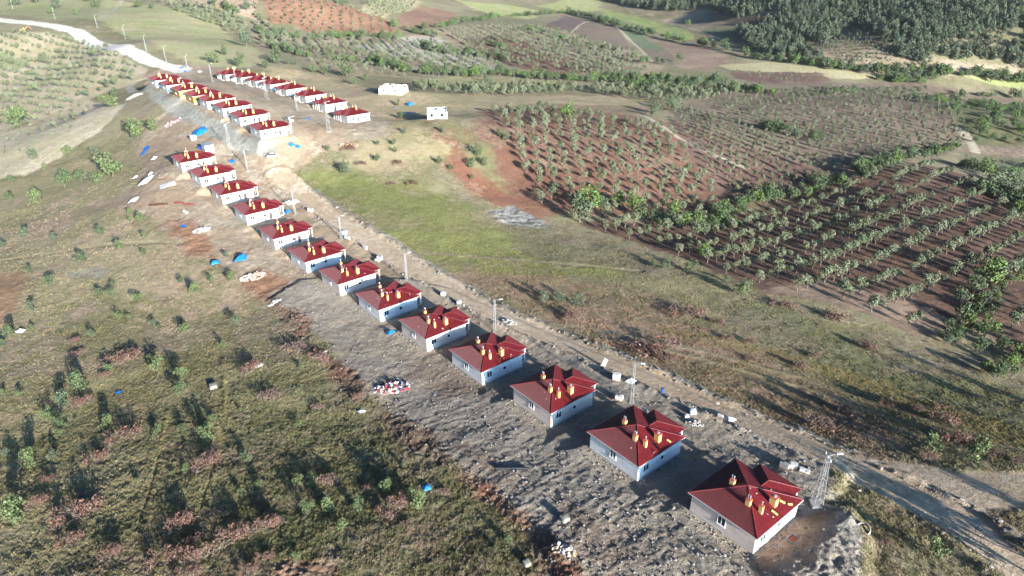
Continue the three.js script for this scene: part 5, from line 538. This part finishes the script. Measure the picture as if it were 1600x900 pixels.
function cloth(x, z, w, style, k) {
  const n = 16, g = new THREE.PlaneGeometry(1, 1, n, n); g.rotateX(-Math.PI / 2); const p = g.attributes.position, y0 = H(x, z), ang = rr(0, 3.1), ca = Math.cos(ang), sa = Math.sin(ang), dep = style === 'flat' ? w * rr(0.5, 0.75) : w * rr(0.75, 1.05), o1 = rr(0, 300), hgt = style === 'flat' ? 0.22 : Math.min(w * 0.42, 1.7);
  for (let i = 0; i < p.count; i++) {
    const u = p.getX(i) * 2, v = p.getZ(i) * 2, r = Math.hypot(u, v), wob = 1 + 0.3 * (ns(T1, Math.atan2(v, u) * 14 + o1, o1) - 0.5), lx = u * w * 0.55 * wob, lz = v * dep * 0.55 * wob, X = lx * ca + lz * sa, Z = -lx * sa + lz * ca;
    const crest = Math.pow(clamp(1 - Math.max(Math.abs(u), Math.abs(v)) * 0.95), 0.55), fold = ns(T2, u * 24 + o1, v * 16 + o1), y = H(x + X, z + Z) - y0 + 0.05 + hgt * crest * (0.45 + 0.75 * ns(T1, u * 26 + o1, v * 26)) + 0.3 * hgt * fold * (0.3 + crest);
    p.setXYZ(i, X, y, Z);
  }
  g.deleteAttribute('uv'); g.computeVertexNormals(); return g;
}
const PAL = { pink: [[0.7, 0.66, 0.62], [0.66, 0.45, 0.36], [0.74, 0.73, 0.72], [0.6, 0.36, 0.24], [0.5, 0.45, 0.4]], colour: [[0.72, 0.72, 0.7], [0.4, 0.05, 0.05], [0.1, 0.16, 0.34], [0.7, 0.68, 0.66], [0.05, 0.05, 0.05], [0.6, 0.6, 0.62], [0.35, 0.06, 0.07]], peach: [[0.7, 0.52, 0.38], [0.72, 0.68, 0.62], [0.66, 0.5, 0.4], [0.7, 0.42, 0.14], [0.7, 0.72, 0.74]], redwhite: [[0.7, 0.68, 0.66], [0.3, 0.06, 0.08], [0.6, 0.55, 0.52], [0.35, 0.12, 0.12]], grey: [[0.55, 0.54, 0.51], [0.68, 0.67, 0.65], [0.4, 0.38, 0.35], [0.46, 0.4, 0.34]], blue: [[0.7, 0.72, 0.74], [0.1, 0.3, 0.6], [0.6, 0.6, 0.6]], brick: [[0.36, 0.15, 0.09], [0.3, 0.13, 0.09], [0.66, 0.45, 0.12], [0.45, 0.3, 0.2], [0.6, 0.56, 0.5]] };
function rubble(x, z, w, pal) {
  const g = [], y0 = H(x, z), n = Math.round(60 + w * 16), wd = w * 0.55, ang = x < -10 ? 0.3 : -0.5, ca = Math.cos(ang), sa = Math.sin(ang);
  for (let i = 0; i < n; i++) { const r = Math.sqrt(rnd()), a = rr(0, 6.28), lx = Math.cos(a) * r * w / 2, lz = Math.sin(a) * r * wd / 2, X = lx * ca + lz * sa, Z = -lx * sa + lz * ca, top = Math.min(w * 0.16, 0.9) * (1 - r * r), s = rr(0.12, 0.5) * (w > 4 ? 1.1 : 0.8), c = pick(PAL[pal]), v = rr(0.75, 1.1); g.push(vcol(bx(s * rr(0.6, 1.6), s * rr(0.2, 0.7), s * rr(0.4, 1), X, H(x + X, z + Z) - y0 + rr(0, 1) * top + 0.04, Z, rr(0, 6), rr(-0.6, 0.6), rr(-0.6, 0.6)), () => [c[0] * v, c[1] * v, c[2] * v])); }
  return merge(g);
}
function stone(r, sq) { const g = new THREE.IcosahedronGeometry(1, 2), p = g.attributes.position, o = rr(0, 200); for (let i = 0; i < p.count; i++) { v1.fromBufferAttribute(p, i); const m = Math.max(Math.abs(v1.x), Math.abs(v1.y), Math.abs(v1.z)), k = (1 - sq + sq / m * 0.8) * (0.78 + 0.44 * ns(T2, v1.x * 14 + o, v1.y * 14 + v1.z * 9)); v1.multiplyScalar(k * r); p.setXYZ(i, v1.x, v1.y * 0.75, v1.z); } g.deleteAttribute('uv'); g.computeVertexNormals(); return g; }
function carThing(o, pickup) {
  const prof = new THREE.Shape(); (pickup ? [[-2.4, 0.35], [2.4, 0.35], [2.45, 0.8], [1.2, 0.95], [-2.4, 0.95]] : [[-2.1, 0.32], [2.1, 0.32], [2.15, 0.72], [1.1, 0.9], [-1.95, 0.95], [-2.12, 0.75]]).forEach(([x, y], i) => (i ? prof.lineTo(x, y) : prof.moveTo(x, y)));
  const body = new THREE.ExtrudeGeometry(prof, { depth: 1.6, bevelEnabled: true, bevelSize: 0.08, bevelThickness: 0.08, bevelSegments: 2 }); body.translate(0, 0, -0.8); mesh('body', body, TM.car, o);
  const cab = new THREE.Shape(); (pickup ? [[-0.6, 0.95], [1.15, 0.95], [0.6, 1.55], [-0.45, 1.6]] : [[-1.75, 0.94], [1.05, 0.9], [0.35, 1.42], [-1.2, 1.45]]).forEach(([x, y], i) => (i ? cab.lineTo(x, y) : cab.moveTo(x, y)));
  const cg = new THREE.ExtrudeGeometry(cab, { depth: 1.4, bevelEnabled: true, bevelSize: 0.05, bevelThickness: 0.05, bevelSegments: 1 }); cg.translate(0, 0, -0.7); mesh('window', cg, M.glass, o);
  mesh('roof', bx(pickup ? 1.0 : 1.5, 0.06, 1.4, pickup ? 0.08 : -0.42, pickup ? 1.66 : 1.52, 0), TM.car, o);
  if (pickup) mesh('cargo_bed', bx(1.5, 0.06, 1.4, -1.55, 1.06, 0), TM.dark, o);
  for (const [x, z] of [[-1.35, -0.85], [-1.35, 0.85], [1.35, -0.85], [1.35, 0.85]]) { const w = new THREE.CylinderGeometry(0.33, 0.33, 0.22, 14); w.rotateX(Math.PI / 2); w.translate(x, 0.33, z); const t = mesh('wheel', w, TM.tyre, o); const rim = new THREE.CylinderGeometry(0.19, 0.19, 0.24, 10); rim.rotateX(Math.PI / 2); rim.translate(x, 0.33, z); mesh('rim', rim, M.steel, t); }
  for (const z of [-0.6, 0.6]) mesh('headlight', bx(0.06, 0.14, 0.35, pickup ? 2.5 : 2.2, 0.66, z), M.lamp, o);
}
function shellHouse(o, W, D, h, ragged) {                   // roofless block walls with openings
  const t = 0.25, wall = (L, x, z, turn, holes) => {
    const g = []; let at = -L / 2; const put = (a, b, y0, y1) => { if (b - a > 0.02 && y1 - y0 > 0.02) g.push(bx(b - a, y1 - y0, t, (a + b) / 2, (y0 + y1) / 2, 0)); };
    holes.sort((p, q) => p[0] - q[0]); for (const [c, w, y0, y1] of holes) { put(at, c - w / 2, 0, h); put(c - w / 2, c + w / 2, 0, y0); put(c - w / 2, c + w / 2, y1, h); at = c + w / 2; } put(at, L / 2, 0, h);
    if (ragged) for (let a = -L / 2 + 0.5; a < L / 2; a += 1.1) if (rnd() < 0.55) g.push(bx(rr(0.5, 1.1), rr(0.3, 1.1), t - 0.02, a, h + 0.3, 0));
    const m = merge(g); m.rotateY(turn); m.translate(x, 0, z); mesh('wall', m, M.block, o);
  };
  wall(W, 0, D / 2, 0, [[-W * 0.28, 1.2, 1, 2.3], [W * 0.22, 1.2, 1, 2.3]]); wall(W, 0, -D / 2, 0, [[-W * 0.2, 1.2, 1, 2.3], [W * 0.25, 1, 0, 2.2]]);
  wall(D - 2 * t, -W / 2 + t / 2, 0, Math.PI / 2, [[-D * 0.2, 1.2, 1, 2.3]]); wall(D - 2 * t, W / 2 - t / 2, 0, Math.PI / 2, [[D * 0.15, 1.2, 1, 2.3]]);
  wall(W - 2 * t, 0, 0.4, 0, [[-W * 0.3, 0.9, 0, 2.2], [W * 0.3, 0.9, 0, 2.2]]); wall(D / 2 - 0.7, 0.2, -D / 4 + 0.1, Math.PI / 2, [[0, 0.9, 0, 2.2]]);
  mesh('slab', bx(W + 0.5, 0.8, D + 0.5, 0, -0.35, 0), M.concrete, o);
}
for (const [kind, x, z, w, args, label, cat] of MISC) {
  const y = H(x, z), at = [x, y, z];
  if (kind === 'tarp' || kind === 'ltarp' || kind === 'wtarp') { const m = solo(kind === 'wtarp' ? 'plastic_sheet' : 'blue_tarpaulin', cloth(x, z, Math.max(w * 0.8, 1.0), args[0], args[1]), TM[kind], label, cat); m.position.set(...at); }
  else if (kind === 'rubble') { const m = solo(cat.replace(' ', '_'), rubble(x, z, w, args[0]), new THREE.MeshStandardMaterial({ color: 0xffffff, roughness: 0.9, vertexColors: true }), label, cat); m.position.set(...at); }
  else if (kind === 'rust') { const m = solo('metal_sheet', bx(w, 0.05, w * 0.45, 0, 0.3, 0, 0.2), TM.rust, label, cat); m.position.set(...at); m.rotation.z = 0.03; }
  else if (kind === 'blocks') {
    const o = thing('block_stack', label, cat, [x, y + 0.02, z], rr(-0.9, -0.4)), [nx, nz, ny] = args, bw = w / nx * 0.98, bh = Math.min(0.55, bw * 0.6), bd = Math.min(0.9, bw * 0.8), mtl = /hollow/.test(label) ? M.hollow : M.block;
    mesh('pallet', bx(w * 1.02, 0.12, bd * nz * 1.05, 0, 0.06, 0), M.pallet, o);
    for (let i = 0; i < nx; i++) for (let j = 0; j < nz; j++) for (let k = 0; k < ny; k++) if (k < ny - 1 || rnd() < 0.8) mesh('block', bx(bw * 0.95, bh * 0.96, bd * 0.94, (i - (nx - 1) / 2) * bw + rr(-0.02, 0.02), 0.13 + bh * (k + 0.5), (j - (nz - 1) / 2) * bd, rr(-0.04, 0.04)), mtl, o);
  } else if (kind === 'bag') { const g = stone(Math.max(w, 1) * 0.5, 0.55), m = solo('white_sack', g, args[0] ? TM.yellow : TM.wtarp, label, cat); m.position.set(x, y + w * 0.32, z); }
  else if (kind === 'boulder') { const m = solo('boulder', stone(w * 0.5, 0.6), TM.rock, label, cat); m.position.set(x, y + w * 0.2, z); m.rotation.y = 0.5; }
  else if (kind === 'barrel') { const o = thing('barrel', label, cat, at); const g = new THREE.CylinderGeometry(0.3, 0.3, 0.9, 18); g.translate(0, 0.45, 0); mesh('drum', g, TM.barrel, o); for (const h of [0.02, 0.3, 0.6, 0.88]) { const q = new THREE.TorusGeometry(0.305, 0.02, 5, 18); q.rotateX(Math.PI / 2); q.translate(0, h, 0); mesh('hoop', q, TM.barrel, o); } }
  else if (kind === 'beam') { const c = /dark red/.test(label) ? TM.redbeam : TM.beam, L = w, o = solo('steel_beam', merge([bx(L, 0.04, 0.3, 0, 0.04, 0), bx(L, 0.3, 0.04, 0, 0.21, 0), bx(L, 0.04, 0.3, 0, 0.38, 0)]), c, label, cat); o.position.set(...at); o.rotation.y = -args[0] - 0.05; }
  else if (kind === 'trough') { const o = solo('metal_trough', merge([bx(2.2, 0.06, 0.8, 0, 0.1, 0), bx(2.2, 0.5, 0.05, 0, 0.36, 0.4), bx(2.2, 0.5, 0.05, 0, 0.36, -0.4), bx(0.05, 0.5, 0.75, 1.08, 0.36, 0), bx(0.05, 0.5, 0.75, -1.08, 0.36, 0)]), TM.cabin, label, cat); o.position.set(...at); o.rotation.y = -0.8; }
  else if (kind === 'hatch') { const o = thing('manhole_box', label, cat, at, 0.65); mesh('rim', merge([bx(1.5, 0.25, 0.14, 0, 0.14, 0.6), bx(1.5, 0.25, 0.14, 0, 0.14, -0.6), bx(0.14, 0.25, 1.06, 0.68, 0.14, 0), bx(0.14, 0.25, 1.06, -0.68, 0.14, 0)]), M.concrete, o); mesh('lining', bx(1.2, 0.08, 1.04, 0, 0.1, 0), TM.orange, o); }
  else if (kind === 'ring') { const g = new THREE.LatheGeometry([[0.75, 0], [0.9, 0], [0.9, 1], [0.75, 1], [0.75, 0]].map((p) => new THREE.Vector2(...p)), 28); g.deleteAttribute('uv'); const m = solo('concrete_ring', g, M.concrete, label, cat); m.position.set(x, y - 0.45, z); m.rotation.set(0.5, 0, 0.4); }
  else if (kind === 'slab') { const m = solo('concrete_slab', bx(0.8, 1.9, 0.18, 0, 0.9, 0, -0.5, 0, -0.35), M.block, label, cat); m.position.set(...at); }
  else if (kind === 'car' || kind === 'car2') { const o = thing(kind === 'car' ? 'parked_car' : 'pickup_truck', label, cat, [x, y + 0.02, z], args[0]); carThing(o, kind === 'car2'); }
  else if (kind === 'shed' || kind === 'shed2') { const o = thing(kind === 'shed' ? 'site_cabin' : 'storage_container', label, cat, at, HYAW); const s = kind === 'shed' ? [4.2, 2.7, 3.2] : [2.4, 1.6, 2]; mesh('wall', bx(s[0], s[1], s[2], 0, s[1] / 2, 0), TM.cabin, o); mesh('roof', bx(s[0] + 0.2, 0.14, s[2] + 0.2, 0, s[1] + 0.072, 0), kind === 'shed' ? TM.cabinroof : TM.cabin, o); mesh('door', bx(0.05, 1.4 + 0.5 * (s[1] > 2), 0.8, -s[0] / 2 - 0.015, 0.95, 0.3), M.plinth, o); }
  else if (kind === 'digger') {
    const o = thing('excavator', label, cat, at, 0.2); for (const s of [-0.95, 0.95]) mesh('track', merge([bx(3.6, 0.75, 0.5, 0, 0.42, s), bar([-1.8, 0.42, s - 0.25], [-1.8, 0.42, s + 0.25], 0.37, 0.37, 12), bar([1.8, 0.42, s - 0.25], [1.8, 0.42, s + 0.25], 0.37, 0.37, 12)]), TM.dark, o);
    mesh('body', merge([bx(3.4, 1.0, 2.3, -0.5, 1.45, 0), bx(1.3, 0.5, 2.2, -1.5, 2.1, 0)]), TM.digger, o); const cabp = mesh('cab', bx(1.3, 1.3, 1, 0.5, 2.6, 0.6), TM.digger, o); mesh('window', bx(1.36, 0.7, 0.9, 0.5, 2.75, 0.6), M.glass, cabp);
    mesh('boom', merge([bar([0.9, 1.8, -0.2], [3.2, 4.1, -0.2], 0.3, 0.25, 4), bar([3.2, 4.1, -0.2], [4.9, 3.4, -0.2], 0.25, 0.2, 4)]), TM.digger, o); mesh('arm', bar([4.9, 3.5, -0.2], [5.4, 1.2, -0.2], 0.2, 0.14, 4), TM.digger, o); mesh('bucket', bx(0.8, 0.8, 1.0, 5.2, 0.8, -0.2, 0, 0, 0.4), TM.dark, o);
  } else if (kind === 'shellA') { const o = thing('unfinished_house', label, cat, [x, y + 0.25, z], 0.12); shellHouse(o, 8.6, 9.4, 3, false); }
  else if (kind === 'shellB') { const o = thing('unfinished_house', label, cat, [x, y + 0.25, z], -0.25); shellHouse(o, 12.5, 9, 2.4, true); }
}

// ---------- loose stones and grass ----------
{
  const G = [0, 1, 2].map(() => { const g = stone(0.5, 0.3); return g; }), lists = [[], [], []], c = [[0.22, 0.21, 0.195], [0.18, 0.172, 0.16], [0.28, 0.262, 0.235], [0.21, 0.175, 0.14]];
  const small = new THREE.DodecahedronGeometry(0.5, 0); small.deleteAttribute('uv');
  const add = (x, z, s) => { const q = pick(c), v = rr(0.75, 1.25); lists[Math.floor(rnd() * 3)].push([trs(x, H(x, z) + s * 0.12, z, rr(0, 6.28), s * rr(0.8, 1.4), s * rr(0.5, 0.9), s, rr(-0.4, 0.4), rr(-0.4, 0.4)), q[0] * v, q[1] * v, q[2] * v]); };
  for (let i = 0, n = 0; i < 150000 && n < 11000; i++) { const a = rr(-0.72, 0.68), r = 55 * Math.exp(rnd() * Math.log(6.4)), x = Math.sin(a) * r, z = -Math.cos(a) * r, k = K[topZone(x, z)]; if (!k.stone || rnd() > k.stone || inHouse(x, z, 5)) continue; n++; add(x, z, 0.07 + 0.34 * Math.pow(rnd(), 6) + (r > 150 ? 0.06 : 0)); }
  const mr = ROADS.find((q) => q[0] === "dirtroad")[2];                                    // stones pushed to the sides of the road
  for (let i = 1; i < mr.length; i++) { const [ax, az] = mr[i - 1], [bxx, bz] = mr[i], L = Math.hypot(bxx - ax, bz - az), nx = -(bz - az) / L, nz = (bxx - ax) / L; for (let d = 0; d < L; d += 0.22) for (const s of [-1, 1]) { if (rnd() < 0.35) continue; const o = s * (3.3 + Math.abs(rr(-1, 1) + rr(-1, 1)) * 1.1); add(ax + (bxx - ax) * d / L + nx * o, az + (bz - az) * d / L + nz * o, 0.1 + 0.6 * Math.pow(rnd(), 5)); } }
  for (const p of HB) for (let i = 0; i < 120; i++) { const s = pick([[-1, 0], [0, -1], [1, 0], [0, 1]]), t = rr(-5.4, 5.4), o = 5.4 + Math.abs(rr(-0.1, 0.7)), lx = s[0] ? s[0] * o : t, lz = s[1] ? s[1] * o : t; add(p[0] + UX * lx + VX * lz, p[2] + UZ * lx + VZ * lz, rr(0.1, 0.34)); }
  lists.forEach((l, i) => instanced('loose_stones', i ? small : G[0], mat(1, 1, 1, 0.95), l, 'loose grey stones on the gravel and along the road', 'stones'));
}
{
  const lists = [[], []], tones = [[0.07, 0.075, 0.04], [0.1, 0.1, 0.055], [0.12, 0.1, 0.075], [0.15, 0.13, 0.1], [0.08, 0.09, 0.05]];
  for (let i = 0, n = 0; i < 60000 && n < 1300; i++) {
    const a = rr(-0.8, 0.72), r = 52 * Math.exp(rnd() * Math.log(4.2)), x = Math.sin(a) * r, z = -Math.cos(a) * r, kz = topZone(x, z);
    if (!(kz === 'scrub' || (kz === 'base' && rnd() < 0.35) || ((kz === 'drybrown' || kz === 'olivegrass' || kz === 'greygrass') && rnd() < 0.25)) || ns(T2, x * 5 + 11, z * 5) < 0.42) continue; n++;
    const q = pick(tones), v = rr(0.8, 1.3), s = 0.3 + 0.6 * rnd() * rnd(); lists[n % 2].push([trs(x, H(x, z) - 0.06, z, rr(0, 6.28), s * 1.3, s * rr(0.5, 0.9)), q[0] * v, q[1] * v, q[2] * v]);
  }
  lists.forEach((l, i) => instanced('low_heath', BU[i].crown, FM.inst, l, 'low dark heath clumps scattered over the grassy slopes', 'heath'));
}
{
  const blade = (n, h, w) => { const pos = []; for (let i = 0; i < n; i++) { const a = rr(0, 6.28), l = rr(0.15, 0.75), x = rr(-0.3, 0.3), z = rr(-0.3, 0.3), hh = h * rr(0.6, 1.1), b = a + 1.57; pos.push(x + Math.cos(b) * w, -0.06, z + Math.sin(b) * w, x - Math.cos(b) * w, -0.06, z - Math.sin(b) * w, x + Math.cos(a) * l * hh, hh, z + Math.sin(a) * l * hh); } return poly([pos]); };
  const tufts = [blade(12, 0.55, 0.07), blade(14, 0.4, 0.08), blade(10, 0.75, 0.06)], lists = [[], [], []];
  const gm = new THREE.MeshStandardMaterial({ color: 0xffffff, roughness: 0.9, side: THREE.DoubleSide });
  for (let i = 0, n = 0; i < 900000 && n < 190000; i++) {
    const a = rr(-0.8, 0.8), r = 50 * Math.exp(rnd() * Math.log(6)), x = Math.sin(a) * r, z = -Math.cos(a) * r, k = K[topZone(x, z)];
    if (!k.grass || rnd() > k.grass * 0.62 * (0.3 + sst(0.25, 0.6, ns(T2, x * 6 + 77, z * 6)))) continue; n++;
    const c = groundColour(x, z), v = rr(0.9, 1.35), s = rr(0.22, 0.55), h = rr(-0.06, 0.06); lists[Math.floor(rnd() * 3)].push([trs(x, H(x, z), z, rr(0, 6.28), s, s * rr(0.5, 1)), c[0] * v * (1 + h), c[1] * v, c[2] * v * (1 - h) * 0.9]);
  }
  lists.forEach((l, i) => instanced('dry_grass', tufts[i], gm, l, 'tufts of dry and green grass on the slopes', 'grass'));
}
scene.traverse((o) => { if (o.isMesh) o.castShadow = o.receiveShadow = true; });
renderer.render(scene, camera);
